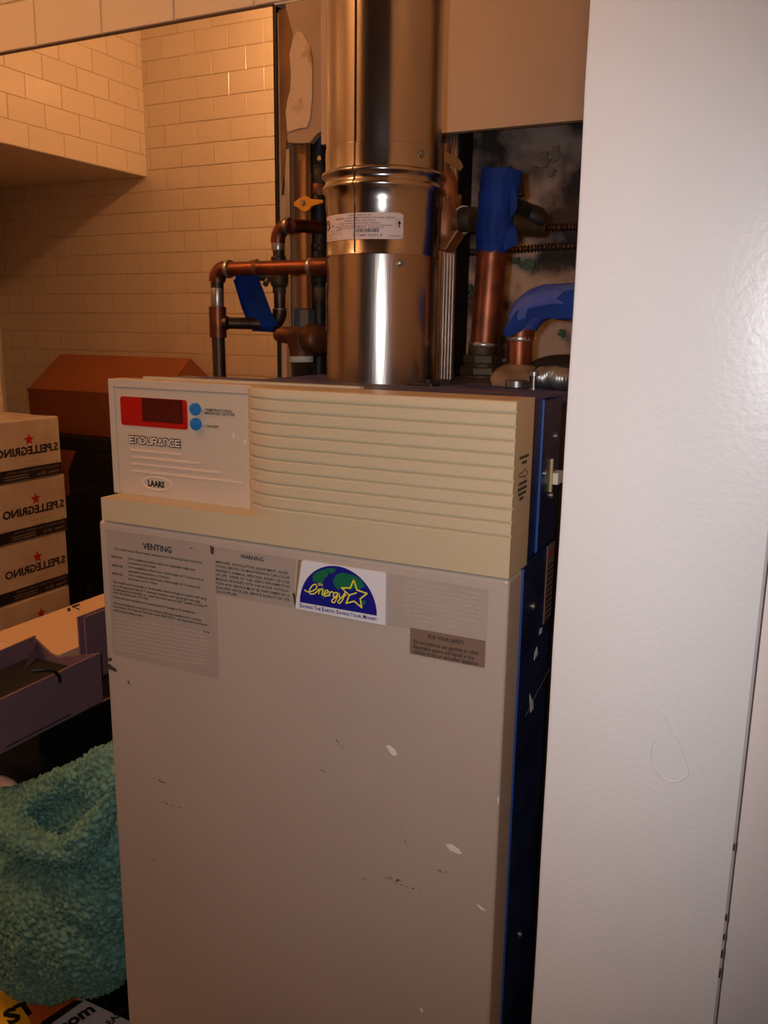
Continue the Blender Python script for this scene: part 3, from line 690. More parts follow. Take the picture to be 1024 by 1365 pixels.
for s_, xa, xb, y in (('SAF-T VENT\u00ae SC', 345, 580, .88), ('8500904   5/16" VERT/HORIZ IN-LINE DRAIN', 205, 825, .78), ('SINGLE WALL GAS VENT', 300, 625, .68), ('Refer to instructions for Proper Installation', 255, 670, .585), ('Suitable for use with Category II, III and IV Appliances', 200, 795, .49), ('Heat-Fab, Inc. Turners Falls, MA 01376   www.heatfab.com', 220, 712, .41)):
    text(b, WF, s_, wx(xa), wx(xb), y, .062, M_ink, .0004, .004)
for k, s_ in enumerate(('Max. Temp. 480 F', 'Max. pressure 15 in.', 'clearance 1 in.', 'to comb.', 'Made in USA')): text(b, WF, s_, wx(100), wx((270, 265, 275, 160, 220)[k]), .36-k*.075, .045, M_ink, .0004)
rr = random.Random(11); x = 418
while x < 650:
    l = rr.choice((3, 5, 8)); b.add([wrap(wx(x), .26, .001), wrap(wx(x+l), .26, .001), wrap(wx(x+l), .47*.83, .001), wrap(wx(x), .47*.83, .001)], [(0, 1, 2, 3)], M_ink); x += l+rr.choice((4, 6, 9))
text(b, WF, '7 11684 55292 8', wx(385), wx(690), .10, .10, M_ink, .0004)
text(b, WF, '06-00-00144', wx(760), wx(880), .10, .06, M_ink, .0004)
for k, ch in enumerate('FLOW'): text(b, WF, ch, wx(828), wx(842), .70-k*.105, .06, M_ink, .0004)
ax_ = wx(866); b.add([wrap(ax_-.006, .44, .001), wrap(ax_+.006, .44, .001), wrap(ax_+.006, .62, .001), wrap(ax_-.006, .62, .001), wrap(ax_-.02, .58, .001), wrap(ax_+.02, .58, .001), wrap(ax_, .72, .001)], [(0, 1, 2, 3), (4, 5, 6)], M_ink)
c_ = .062; pts_ = [wrap(c_+.045*math.cos(2*PI*i/24), .63+.19*math.sin(2*PI*i/24), .001) for i in range(25)]
b.tube(pts_, .00045, M_ink, n=5, caps=False)
text(b, WF, 'U', wx(112), wx(128), .63, .14, M_ink, .0005, .03); text(b, WF, 'L', wx(128), wx(142), .50, .14, M_ink, .0005, .03); text(b, WF, 'us', wx(160), wx(180), .55, .08, M_ink, .0005, .03)
b.build('product_label', vp)['label'] = 'white printed sticker with barcode and arrow'
b = MB(); aa0, aa1 = ang(434.2)-.22, ang(434.2)+.03
zz0, zz1 = pz(442), pz(374)
vs = [cyl(aa0+(aa1-aa0)*i/4, z, .0005) for i in range(5) for z in (zz0, zz1)]
b.add(vs, [(2*i, 2*i+2, 2*i+3, 2*i+1) for i in range(4)], M_label)
for k in range(3): b.add([cyl(aa1-.12, zz0+.004+k*.02, .0009), cyl(aa1-.02, zz0+.004+k*.02, .0009), cyl(aa1-.02, zz0+.007+k*.02, .0009), cyl(aa1-.12, zz0+.007+k*.02, .0009)], [(0, 1, 2, 3)], M_ink)
b.build('edge_sticker', vp)['label'] = 'narrow white sticker on the left edge'
# ------------------------------------------------------------------ pipework left of the flue
def P(u, v, Y): return atY(u, v, Y)
def arcbend(a, c, b_, n=8):                       # quadratic bend through corner c
    a, c, b_ = Vector(a), Vector(c), Vector(b_); return [a*(1-t)**2+c*2*t*(1-t)+b_*t*t for t in [i/n for i in range(n+1)]]
def cuff(par, a, b_, r, mt, nm='collar', n=20):
    a, b_ = Vector(a), Vector(b_); d = b_-a; L_ = d.length
    MB().lathe(a, d, [(r*.96, 0), (r, .0012), (r, L_-.0012), (r*.96, L_)], mt, n=n).build(nm, par, smooth=40)
cw = thing('copper_water_line', 'copper pipe loop with soldered elbows and a blue tape flag, left of flue', 'pipe')
Y1, Y2 = 1.00, 1.045; r1 = .0105
top_l, top_r = P(289, 372, Y1), P(305, 358, Y1)
bend = arcbend(P(289.5, 376, Y1), P(289, 358, Y1), P(306, 358.5, Y1))
MB().tube(bend, r1+.0012, M_copper, n=18).build('elbow', cw, smooth=60)
cuff(cw, P(303, 358.5, Y1), P(307.5, 358.3, Y1), r1+.0022, M_solder, 'solder_ring')
MB().tube([P(307, 358.5, Y1), P(440, 355, Y1), P(452, 355, Y1+.004), P(458, 355, Y1+.02), P(462, 355, 1.30)], r1-.001, M_copper, n=18).build('pipe', cw, smooth=60)
cuff(cw, P(340, 357.6, Y1), P(345, 357.5, Y1), r1-.0004, M_brass, 'solder_ring')
cuff(cw, P(412, 355.8, Y1), P(417, 355.6, Y1), r1+.0012, M_solder, 'solder_ring')
cuff(cw, P(417, 355.6, Y1), P(440, 355, Y1), r1+.0008, M_copper, 'coupling')
MB().tube([P(289.5, 376, Y1), P(290, 410, Y1)], r1-.0015, M_copold, n=18).build('pipe', cw, smooth=60)
cuff(cw, P(289.6, 384, Y1), P(290, 409, Y1), r1-.0011, M_solder, 'solder_ring')
b = MB(); b.tube([P(290, 409, Y1), P(291, 450, Y1)], r1+.0016, M_copper, n=18); b.tube([P(290, 430, Y1), P(304, 430.5, Y1+.004)], r1-.001, M_copold, n=16); b.build('tee', cw, smooth=50)
q = P(291, 450, Y1); e_ = P(293, 505, Y1)
MB().tube([q, e_, Vector((e_.x, e_.y, .03))], r1-.0012, M_copold, n=18).build('pipe', cw, smooth=60)
MB().tube([P(304, 430.5, Y1+.004), P(362, 432, Y2)], r1-.0022, M_copold, n=16).build('pipe', cw, smooth=60)
MB().tube(arcbend(P(358, 432, Y2), P(373, 432, Y2), P(373, 412, Y2)), r1-.0002, M_copold, n=16).build('elbow', cw, smooth=60)
cuff(cw, P(373, 411, Y2), P(373, 413.5, Y2), r1+.0002, M_solder, 'solder_ring')
MB().tube([P(373, 413, Y2), P(371.5, 330, Y2)], r1-.0022, M_copold, n=16).build('pipe', cw, smooth=60)
b = MB(); b.lathe(P(372.5, 391, Y2), P(372, 348, Y2)-P(372.5, 391, Y2), [(r1-.001, 0), (r1-.001, .008), (r1+.001, .010), (r1+.0025, .016), (r1+.0025, .026), (r1, .032), (r1, .046)], M_brassold, n=18)
b.tube([P(372, 370, Y2), P(344, 368, Y2-.01)], .0065, M_brassold, n=12); b.tube([P(356, 374, Y2-.012), P(354, 379, Y2-.02)], .004, M_solder, n=10)
b.build('stop_valve', cw, smooth=40)
MB().tube([P(334, 351, Y2), P(344, 349, Y2)], .004, M_brass, n=12).build('valve_spindle', cw, smooth=50)
cuff(cw, P(371.5, 348, Y2), P(371, 342, Y2), r1, M_copold, 'coupling')
cuff(cw, P(371, 334, Y2), P(370.5, 322, Y2), r1-.0012, M_solder, 'solder_ring')
b = MB(); b.tube(arcbend(P(370.5, 324, Y2), P(370, 302, Y2), P(388, 301, Y2)), r1-.0002, M_copper, n=16); b.build('elbow', cw, smooth=60)
cuff(cw, P(381, 301, Y2), P(386, 301, Y2), r1+.0012, M_solder, 'solder_ring')
MB().tube([P(386, 301, Y2), P(404, 301, 1.10), P(422, 303, 1.16)], r1-.0012, M_copper, n=16).build('pipe', cw, smooth=60)
# tape flag: folded strip hanging from the upper pipe, stuck round the lower one
FT = Frame(P(335, 400, Y1+.012), (1, 0, .0), (0, 0, 1))
b = MB(); left = [(313, 366), (317, 392), (326, 420), (334, 437)]; right = [(343, 366), (351, 388), (362, 418), (370, 434)]
vs = []
for i, (l, r_) in enumerate(zip(left, right)):
    for k in range(5):
        t = k/4; yy = Y1+.010+.022*i/3+.004*math.sin(t*PI+i); vs.append(P(l[0]+(r_[0]-l[0])*t, l[1]+(r_[1]-l[1])*t, yy))
n0 = len(vs); vs += [v+Vector((0.0, .0012, 0)) for v in vs]
fs = [(i*5+k, i*5+k+1, i*5+5+k+1, i*5+5+k) for i in range(3) for k in range(4)]
b.add(vs, fs+[tuple(n0+a for a in f[::-1]) for f in fs], M_tape)
b.tube([P(337, 431.3, Y2-.012), P(352, 431.8, Y2-.005), P(366, 432.3, Y2)], r1+.0006, M_tape, n=14, jit=.12)
vs = [P(311, 373, Y1+.006), P(316, 371, Y1+.013), P(328, 425, Y1+.03), P(335, 437, Y1+.03), P(322, 410, Y1+.02)]
b.add(vs, [(0, 4, 2, 1), (4, 3, 2)], M_tape)
b.build('tape_flag', cw, smooth=40)['label'] = 'flag of blue masking tape'

ip = thing('iron_riser', 'dark riser pipe with yellow valve lever, hugging the left edge of the flue', 'pipe')
Y3 = 1.238
p0, p1 = P(425, 505, Y3), P(430, 172, Y3)
MB().tube([Vector((p0.x, p0.y, .02)), p0, P(426, 300, Y3), P(428, 200, Y3)], .0125, M_iron, n=18).build('pipe', ip, smooth=60)
pts = [P(424, 232, Y3), P(424.5, 200, Y3), P(426, 186, Y3), P(430, 178, Y3), P(438, 172, Y3+.002)]
MB().tube(pts, [.0145, .0155, .0165, .016, .015], M_iron, n=18).build('elbow', ip, smooth=60)
for va, vb, r_, mt in ((213, 220, .0165, M_iron), (226, 246, .0142, M_brassold), (246, 262, .0155, M_brass), (262, 300, .0158, M_iron), (300, 312, .0145, M_iron), (326, 336, .015, M_iron), (336, 378, .0152, M_iron), (383, 402, .0132, M_brassold)):
    cuff(ip, P(425.5, vb, Y3), P(425.8, va, Y3), r_, mt, 'coupling')
b = MB(); b.lathe(P(429, 212, Y3-.016), (0, -1, 0), [(.004, 0), (.004, .008)], M_galv, n=6); b.build('bleed_screw', ip)
YV = 1.195
VF = Frame((0, YV, 0), (1, 0, 0), (0, 0, 1)); v_ = lambda x, y: VF.inv(atY(340+x/9.31, 165+y/9.31, YV))
b = MB(); slab(b, VF, [v_(x, y) for x, y in ((485, 985), (550, 930), (600, 905), (650, 895), (700, 935), (850, 945), (850, 985), (715, 1025), (680, 1075), (630, 1095), (590, 1085), (545, 1045), (500, 1030))][::-1], -.002, .003, M_yvalve)
lv = b.build('lever', ip, bevel=.0012); lv['label'] = 'yellow valve lever'
q = v_(613, 985); MB().lathe(VF.p(q[0], q[1], .003), VF.n, [(.0042, 0), (.0042, .0024), (.003, .0036), (.0002, .0036)], M_galv, n=6).build('lever_nut', ip, smooth=20)
MB().tube([VF.p(q[0], q[1], -.002), Vector((P(425, 270, Y3).x, Y3, VF.p(q[0], q[1]).z))], .007, M_brassold, n=12).build('valve_stem', ip, smooth=50)

bt = thing('relief_tee', 'rusty brown bronze tee with a white tape ring, low beside the flue', 'valve')
Y4 = 1.105
MB().lathe(P(402, 440, Y4)+Vector((0, 0, .004)), P(402, 482, Y4)-P(402, 440, Y4), [(.010, 0), (.019, .006), (.021, .016), (.0205, .026), (.018, .034), (.0172, .046)], M_brass, n=24).build('body', bt, smooth=50)
MB().tube([P(402, 448, Y4), P(386, 447, Y4), P(373, 445, Y4-.002), P(369, 445, Y4-.002)], [.0135, .0128, .0125, .0105], M_brass, n=20).build('outlet', bt, smooth=50)
q = P(424, 453, Y4)
MB().lathe(P(408, 452, Y4+.006), q-P(408, 452, Y4+.006), [(.013, 0), (.019, .004), (.0235, .009), (.0245, .016), (.0235, .026), (.018, .032), (.006, .034)], M_brass, n=24).build('cap', bt, smooth=50)
MB().tube([q, P(425, 453, Y3-.016)], .011, M_iron, n=14).build('branch', bt, smooth=50)
cuff(bt, P(402, 474, Y4), P(402.2, 482.5, Y4), .0178, M_ptfe, 'thread_tape')
th = P(402.2, 482, Y4); dn = P(402.5, 505, Y4); prof = []
for i in range(12): prof += [(.0172-.0003*i, i*.0032), (.0158-.0003*i, i*.0032+.0016)]
MB().lathe(th, dn-th, prof, M_brassold, n=22).build('threaded_neck', bt, smooth=20)
MB().tube([th+(dn-th).normalized()*.036, Vector((dn.x, dn.y, .02))], .0115, M_copold, n=16).build('down_pipe', bt, smooth=60)

# ------------------------------------------------------------------ pipework right of the flue
YG = 1.03
gv = thing('gate_valve', 'brown brass gate valve with a flat lever, behind the right edge of flue', 'valve')
base = P(590, 320, YG); 
b = MB(); b.lathe(P(592, 333, YG), P(594, 205, YG)-P(592, 333, YG), [(.012, 0), (.021, .010), (.0235, .018), (.023, .046), (.0205, .054), (.020, .060), (.0205, .064)], M_valve, n=24); b.build('body', gv, smooth=40)
b = MB(); b.lathe(P(593, 275, YG), P(594, 205, YG)-P(593, 275, YG), [(.018, 0), (.018, .008), (.0165, .009), (.0155, .024), (.012, .036), (.008, .041), (.008, .044), (.0055, .045), (.0055, .072), (.003, .073)], M_valve, n=20); b.build('bonnet', gv, smooth=40)
hx = P(594, 270, YG); MB().lathe(hx, (0, 0, 1), [(.0215, 0), (.0215, .008)], M_valve, n=6).build('bonnet_nut', gv, bevel=.001)
b = MB(); d0, d1 = P(592, 208, YG-.006), P(613, 220, YG-.012)
b.prism([d0+Vector((0, 0, .0065)), d1+Vector((0, 0, .006)), d1+Vector((.004, 0, -.002)), d1+Vector((0, 0, -.0065)), d0+Vector((0, 0, -.006))], (0, .003, 0), M_lever)
b.build('lever', gv, bevel=.0008)
b = MB(); b.tube([P(594, 296, YG), P(606, 295, YG), P(616, 294, YG)], [.019, .017, .0165], M_valve, n=20); b.build('outlet', gv, smooth=40)
# lower wing of the casting
b = MB(); b.prism([P(u, v, YG-.018) for u, v in ((584, 306), (612, 306), (604, 318), (594, 334), (584, 334))], (0, .03, 0), M_valve); b.build('foot', gv, bevel=.002)
prof = [(.0150, 0), (.0160, .002)]
a_, b2 = P(617, 293, YG), P(652, 292, 1.0)
cuff(gv, a_, a_+(b2-a_).normalized()*.003, .0168, M_ptfe, 'thread_tape')
prof = [(.0152, .003)]
for i in range(9): prof += [(.0152-.0001*i, .004+i*.003), (.0140-.0001*i, .0055+i*.003)]
prof += [(.0128, .034), (.0128, (b2-a_).length)]
MB().lathe(a_, b2-a_, prof, M_brassold, n=22).build('threaded_nipple', gv, smooth=20)

YT = .965
tp = thing('taped_copper_riser', 'upright thick copper pipe with its top wrapped in blue masking tape', 'pipe')
bt0, tt0 = P(645, 474, YT), P(668, 229, YT)
MB().tube([P(645.5, 470, YT), P(655.5, 338, YT), P(667, 236, YT)], .0172, M_copper, n=24).build('pipe', tp, smooth=60)
cuff(tp, P(644.8, 462, YT), P(645.3, 456, YT), .0184, M_solder, 'solder_ring')
cuff(tp, P(644.4, 475, YT), P(644.9, 461, YT), .0182, M_brassold, 'adapter')
def hexnut(par, u, va, vb, Y, r, mt, n=8, nm='hex_nut'):
    MB().lathe(P(u, vb, Y), (0, 0, 1), [(r*.97, 0), (r, .001), (r, (P(u, va, Y)-P(u, vb, Y)).length-.001), (r*.97, (P(u, va, Y)-P(u, vb, Y)).length)], mt, n=n).build(nm, par, smooth=25)
hexnut(tp, 643, 473, 484, YT, .0245, M_brassold); cuff(tp, P(642.5, 491, YT), P(643, 483, YT), .021, M_brassold, 'adapter')
hexnut(tp, 642, 489, 499, YT, .0275, M_brassold); cuff(tp, P(641, 506, YT), P(641.5, 498, YT), .0245, M_brassold, 'adapter')
q = P(640, 510, YT); MB().lathe((q.x, q.y, 1.1876), (0, 0, 1), [(.036, 0), (.036, .002), (.033, .004), (.029, .007), (.0245, max(.0075, q.z-1.1876+.006))], M_body, n=28).build('flange', tp, smooth=40)
# tape: crinkled wrap with loose ends
def crinkle(path, rr_, amp, mt, mb, n=40, seed=0, rag=.004):
    PP = [Vector(p) for p in path]; m = len(PP); T = (PP[-1]-PP[0]).normalized(); x = T.cross(Vector((0, 1, 0))).normalized()
    vs = []
    for i, p in enumerate(PP):
        t = (PP[min(i+1, m-1)]-PP[max(i-1, 0)]).normalized(); xx = (x-t*x.dot(t)).normalized(); y = t.cross(xx)
        for k in range(n):
            a = 2*PI*k/n; d = amp*noise.noise(Vector((math.cos(a)*3+seed, math.sin(a)*3, i*.22)))+amp*.8*abs(noise.noise(Vector((a*2.2, i*.5, seed))))
            e = 0
            if i in (0, m-1): e = rag*noise.noise(Vector((a*2.5, seed, i)))
            vs.append(p+(xx*math.cos(a)+y*math.sin(a))*(rr_[i]+d)+t*e)
    mb.add(vs, [(i*n+k, i*n+(k+1) % n, (i+1)*n+(k+1) % n, (i+1)*n+k) for i in range(m-1) for k in range(n)], mt)
b = MB(); m_ = 22; path = []; rad = []
for i in range(m_):
    t = i/(m_-1); u = 655.5+(669-655.5)*t; v = 336-(336-227)*t
    path.append(P(u, v, YT)); rad.append(.0178+(.0042*min(1, max(0, (t-.28)*3)))+(.0025 if .14 < t < .34 else 0))
crinkle(path, rad, .0022, M_tape, b, seed=4)
for pts_ in (((642, 308), (640, 326), (648, 330), (652, 310)), ((686, 300), (690, 325), (672, 334), (668, 310)), ((646, 228), (644, 238), (654, 236), (656, 228)), ((680, 240), (689, 262), (688, 280), (680, 290))):
    vv = [P(u, v, YT-.012) for u, v in pts_]; b.prism(vv, (.001, .0012, 0), M_tape)
b.build('tape_wrap', tp, smooth=50)['label'] = 'crinkled blue masking tape'
MB().tube([P(676, 228, YT+.02), P(690, 238, YT+.022), P(691, 262, YT+.022)], .007, M_iron, n=14).build('stub', tp, smooth=50)
# drain valve pointing right from the riser
dv = thing('side_fitting', 'dark threaded fitting slanting down to the right of the taped riser', 'fitting')
a_, b2 = P(676, 272, YT+.03), P(728, 296, YT+.045); L_ = (b2-a_).length
prof = [(.0105, 0)]
for i in range(5): prof += [(.0125, .012+i*.004), (.0108, .014+i*.004)]
prof += [(.0120, .036), (.0128, L_*.6), (.0122, L_-.01), (.0085, L_-.002), (.003, L_)]
MB().lathe(a_, b2-a_, prof, M_iron, n=20).build('body', dv, smooth=30)
a_, b2 = P(678, 298, YT+.02), P(722, 302, YT+.05); MB().tube([a_, a_*.6+b2*.4, b2], [.013, .011, .0105], M_brassold, n=16).build('elbow', dv, smooth=50)

te = thing('taped_elbow_pipe', 'copper elbow pipe under lilac-blue tape at the right, beside the white wall', 'pipe')
YE = .965
MB().tube([P(692, 488, YE), P(693, 450, YE)], .0148, M_copper, n=22).build('pipe', te, smooth=60)
cuff(te, P(693.2, 455, YE), P(693.4, 448, YE), .0160, M_solder, 'solder_ring')
el = arcbend(P(693.5, 452, YE), P(695, 404, YE), P(738, 402, YE), 10)
MB().tube(el+[P(800, 402, YE)], .0158, M_copper, n=22).build('elbow', te, smooth=60)
b = MB(); pth = el[2:]+[P(745+6*i, 402.5-.1*i, YE) for i in range(10)]
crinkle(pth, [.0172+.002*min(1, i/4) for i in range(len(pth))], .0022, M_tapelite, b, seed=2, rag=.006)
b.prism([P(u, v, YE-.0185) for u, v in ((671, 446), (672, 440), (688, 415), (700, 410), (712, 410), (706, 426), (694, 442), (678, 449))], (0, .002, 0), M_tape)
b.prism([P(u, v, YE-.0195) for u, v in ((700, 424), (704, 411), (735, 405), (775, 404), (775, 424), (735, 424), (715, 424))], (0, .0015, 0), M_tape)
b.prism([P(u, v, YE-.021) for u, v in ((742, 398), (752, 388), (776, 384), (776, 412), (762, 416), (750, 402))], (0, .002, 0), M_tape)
b.build('tape_wrap', te, smooth=50)['label'] = 'loose lilac-blue masking tape'
MB().lathe((P(690, 498, YE).x, YE, 1.1876), (0, 0, 1), [(.034, 0), (.034, .004), (.032, .012), (.027, .017), (.021, .021), (.0155, .024)], M_putty, n=28).build('sealant_collar', te, smooth=50)
q = P(685, 512, .905); b = MB(); b.lathe((q.x, .915, 1.1877), (0, 0, 1), [(.011, 0), (.0125, .001), (.0125, .0075), (.011, .0085)], M_galv, n=24); b.box(q.x+.010, q.x+.020, .908, .920, 1.1878, 1.194, M_dark); b.build('clamp', te, smooth=40)
ht = P(650, 480, YE+.01); MB().tube([P(664, 481, YE+.012), P(676, 480.5, YE+.012)], .0028, M_solder, n=10).build('clamp_screw', te, smooth=40)

# insulation lump and spring-like conduit behind the deck's right end
q = P(742, 498, 1.06)
MB().ball((q.x+.006, 1.085, 1.203), .05, M_body, n=24, sq=(1.0, .7, .36)).build('sealant_lump', te, smooth=60)
fc = thing('flexible_conduit', 'short ribbed steel conduit lying at the right end of boiler top', 'conduit')
pa = [P(722, 505, .93), P(738, 502, .92), P(752, 508, .905), P(768, 514, .90)]; pp = smooth_path(pa, 24); rr_ = []
for i in range(len(pp)): rr_.append(.0105+.0016*math.sin(i*PI/2.5))
for p in pp: p.z = max(p.z, 1.1876+.0122)
MB().tube(pp, rr_, M_galv, n=20).build('ribbed_sleeve', fc, smooth=70)
MB().tube([P(718, 503, .935), P(723, 505, .93)], .012, M_dark, n=16).build('end_bushing', fc, smooth=50)

for nm, lab, pts in (('armoured_cable', 'upper of two ribbed armoured cables crossing the concrete', ((560, 318), (600, 312), (641, 308), (690, 305), (727, 304), (800, 302))), ('armoured_cable', 'lower of two ribbed armoured cables crossing the concrete', ((560, 340), (617, 337), (676, 334), (727, 330), (800, 327)))):
    pp = smooth_path([P(u, v, 1.288) for u, v in pts], 4); ln = sum((pp[i+1]-pp[i]).length for i in range(len(pp)-1))
    N_ = int(ln/.0011); out = []; acc = [0]
    for i in range(len(pp)-1): acc.append(acc[-1]+(pp[i+1]-pp[i]).length)
    for k in range(N_+1):
        s_ = ln*k/N_; i = max(j for j in range(len(acc)) if acc[j] <= s_+1e-9); i = min(i, len(pp)-2)
        out.append(pp[i].lerp(pp[i+1], (s_-acc[i])/(acc[i+1]-acc[i])))
    o = MB().tube(out, [.0050+.0016*math.sin(k*.0011*2*PI/.0052) for k in range(N_+1)], M_armor, n=12).build(nm, smooth=80)
    tag(o, lab, 'cable', 'armoured cables on the concrete')

# ------------------------------------------------------------------ things reflected in the mirror (built where they really are)
def V(u, v, Yv): return mir(atY(u, v, Yv))
XF = -2.1
levels = [(.783, .968, .0, 0), (.5985, .7825, -.011, -.003), (.4135, .598, -.004, -.006)]
def water_case(z0, z1, dy, dx, label):
    t = thing('water_case', label, 'box', group='stacked water cases')
    y0 = .44+dy; y1 = y0+.375; x0 = XF-.255+dx; x1 = XF+dx
    b = MB(); b.box(x0, x1, y0, y1, z0, z1-.0003, M_case); b.build('carton', t, bevel=.004)
    F_ = Frame((x1, y0, z0), (0, 1, 0), (0, 0, 1)); b = MB(); H_ = z1-z0
    fpoly(b, F_, [(.003, .004), (.372, .004), (.372, .040), (.003, .040)], M_caseband, .0006)
    text(b, F_, 'S.PELLEGRINO', .010, .245, H_*.43, .025, M_case2, .0006, .035)
    st = []
    for i in range(10):
        a = PI/2+2*PI*i/10; r_ = .020 if i % 2 == 0 else .0085; st.append((.120+r_*math.cos(a), H_*.43+.044+r_*math.sin(a)))
    fpoly(b, F_, st, M_case_red, .0006)
    text(b, F_, 'SPARKLING NATURAL MINERAL WATER', .012, .21, .027, .007, M_casegrey, .0010)
    text(b, F_, '24 bottles', .012, .055, .011, .009, M_casegrey, .0010, .02); text(b, F_, '250 ml', .064, .098, .011, .009, M_casegrey, .0010, .02)
    for k in range(2): fpoly(b, F_, [(.13, .010+k*.008), (.22, .010+k*.008), (.22, .013+k*.008), (.13, .013+k*.008)], M_casegrey, .0010)
    text(b, F_, 'NATURAL', .09, .14, H_*.40-.018, .006, M_casegrey, .0006); text(b, F_, 'MINERAL WATER', .09, .14, H_*.40-.034, .006, M_casegrey, .0006)
    text(b, F_, '\u25b2' if False else 'A', .014, .024, H_*.40-.035, .012, M_casegrey, .0006)
    b.build('print', t)
    b = MB(); b.add([(x0+.01, y0+.05, z1+.0004), (x1-.01, y0+.05, z1+.0004), (x1-.01, y0+.056, z1+.0004), (x0+.01, y0+.056, z1+.0004)], [(0, 1, 2, 3)], M_casegrey)
    for k in range(8): b.box(x1-.03-.01*k, x1-.024-.01*k, y0+.012, y0+.02, z1-.0005, z1+.0005, M_case2)
    b.build('top_seam', t)
water_case(*levels[0], 'top water case of the stack, pale carton with red star, seen reversed in mirror')
water_case(*levels[1], 'second water case from the top of the reflected stack, red star and dark lettering')
water_case(*levels[2], 'third water case from the top of the reflected stack, red star and dark lettering')
water_case(.2295, .4125, .0, -.004, 'lowest visible water case of the reflected stack, only its top edge and star showing')

ct = thing('brown_carton', 'large brown cardboard carton with slanted lid on the black bin, seen in mirror', 'box')
yf, yr, yb = 2*D-2.30, 2*D-2.47, 2*D-2.66
b = MB(); b.box(-2.64, -2.0, yb, yf, .851, 1.010, M_brown); b.build('body', ct, bevel=.003)
b = MB(); b.prism([(-2.64, yf, 1.0105), (-2.64, yr, 1.137), (-2.64, yb, 1.0105)], (.64, 0, 0), M_brown); b.build('slanted_lid', ct, bevel=.002)
MB().box(-2.641, -1.999, yf-.001, yf+.0015, 1.000, 1.0125, M_brown).build('lid_edge', ct)
bn = thing('black_bin', 'tall black bin with grey lettering, reflected between the water cases and boiler', 'bin')
yk = 2*D-2.27
b = MB(); b.box(-2.74, -1.90, YF+.03, yk, 0, .80, M_black); b.build('body', bn, bevel=.008)
b = MB(); b.box(-2.75, -1.89, YF+.02, yk+.008, .80, .850, M_black); b.build('lid', bn, bevel=.006)
BK = Frame((0, yk, 0), (-1, 0, 0), (0, 0, 1)); b = MB()
def bk(u, v): return BK.inv(V(u, v, 2.27))
x0, z0 = bk(131, 794); x1, z1 = bk(98, 797)
text(b, BK, 'AL', x0, x1, z1, .080, M_grayink, .0008)
x0, z0 = bk(128, 654); x1, _ = bk(117, 654); text(b, BK, 'HDX' if False else 'MAX', x0, x1, z0, .018, M_grayink, .0008)
x0, z0 = bk(112, 653); x1, _ = bk(98, 653); fpoly(b, BK, [(x0, z0), (x1, z0), (x1, z0+.006), (x0, z0+.006)], M_grayink, .0008)
b.build('print', bn)['kind'] = 'stuff'
b = MB(); pts = [V(u, v, 2.05) for u, v in ((78, 599), (100, 601.5), (90, 629), (80, 633))]; b.prism(pts, (0, -.003, 0), M_brown)
pts = [V(u, v, 2.05) for u, v in ((70, 633), (90, 629), (92, 660), (70, 665))]; b.prism(pts, (.0, -.003, 0), M_brown)
fo = b.build('cardboard_flap'); tag(fo, 'small orange-brown cardboard flap poking out behind the reflected water cases', 'cardboard')

# ------------------------------------------------------------------ clutter left of the boiler
cb = thing('cream_carton', 'long cream carton with a black mark on its top, against the mirror', 'box')
XA, XB, ZT_ = -1.15, -.985, .7545
b = MB(); b.box(XA, XB, .60, 1.165, 0, ZT_-.012, M_cream); b.build('body', cb, bevel=.002)
ysp = atZ(36, 862, ZT_).y
b = MB(); b.box(XA, XB, ysp, 1.165, ZT_-.0118, ZT_, M_cream); b.build('top_panel', cb, bevel=.001)
b = MB(); b.prism([(XA, ysp-.004, ZT_-.002), (XA, .60, ZT_-.0105), (XA, .60, ZT_-.008), (XA, ysp-.004, ZT_+.001)], (XB-XA-.002, .0, 0), M_cream); b.build('top_flap', cb)
b = MB(); b.box(XA+.005, XB-.005, ysp-.03, ysp-.001, ZT_-.0119, ZT_-.0115, M_black); b.build('slot_shade', cb)  # black strip stands in for the dark inside the gap
TF = Frame((0, 0, ZT_), (0, 1, 0), (-1, 0, 0)); b = MB()
def tfz(u, v): return TF.inv(atZ(u, v, ZT_))
for pts_ in ([(89, 812), (93, 810), (95, 814), (91, 816)], [(95, 808), (106, 805), (107, 807), (97, 811)], [(100, 810), (106, 812), (106, 814), (98, 810)]):
    fpoly(b, TF, [tfz(u, v) for u, v in pts_], M_ink, .0006)
b.build('ink_mark', cb)

mt_ = thing('mauve_gift_box', 'open mauve cardboard tray box with a black ribbon handle and dark contents', 'box')
TX0, TX1, TZ0, TZ1 = -.964, -.843, .7335, .8045
ty0 = .648; ty1 = atX(131, 862, TX1).y
def wall(name, pts, off, lab=None):
    o = MB().prism(pts, off, M_tray).build(name, mt_)
    if lab: o['label'] = lab
wall('side_panel', [(TX1, ty0, TZ0), (TX1, ty1, TZ0), (TX1, ty1, TZ1+.001), (TX1, ty0, TZ1-.002)], (.003, 0, 0))
wall('side_panel', [(TX0, ty0, TZ0), (TX0, ty1, TZ0), (TX0, ty1-.0, TZ1+.004), (TX0, ty0, TZ1-.002)], (-.003, 0, 0))
wall('bottom_panel', [(TX0, ty0, TZ0), (TX1, ty0, TZ0), (TX1, ty1, TZ0), (TX0, ty1, TZ0)], (0, 0, .003))
wall('end_panel', [(TX0, ty1-.004, TZ0), (TX1, ty1-.004, TZ0), (TX1, ty1-.004, TZ1), (TX0+.045, ty1-.004, TZ1-.020), (TX0+.03, ty1-.004, TZ1-.016), (TX0, ty1-.004, TZ1+.002)], (0, .003, 0))
wall('end_panel', [(TX0, ty0, TZ0), (TX1, ty0, TZ0), (TX1, ty0, TZ1-.003), (TX0, ty0, TZ1-.003)], (0, .003, 0))
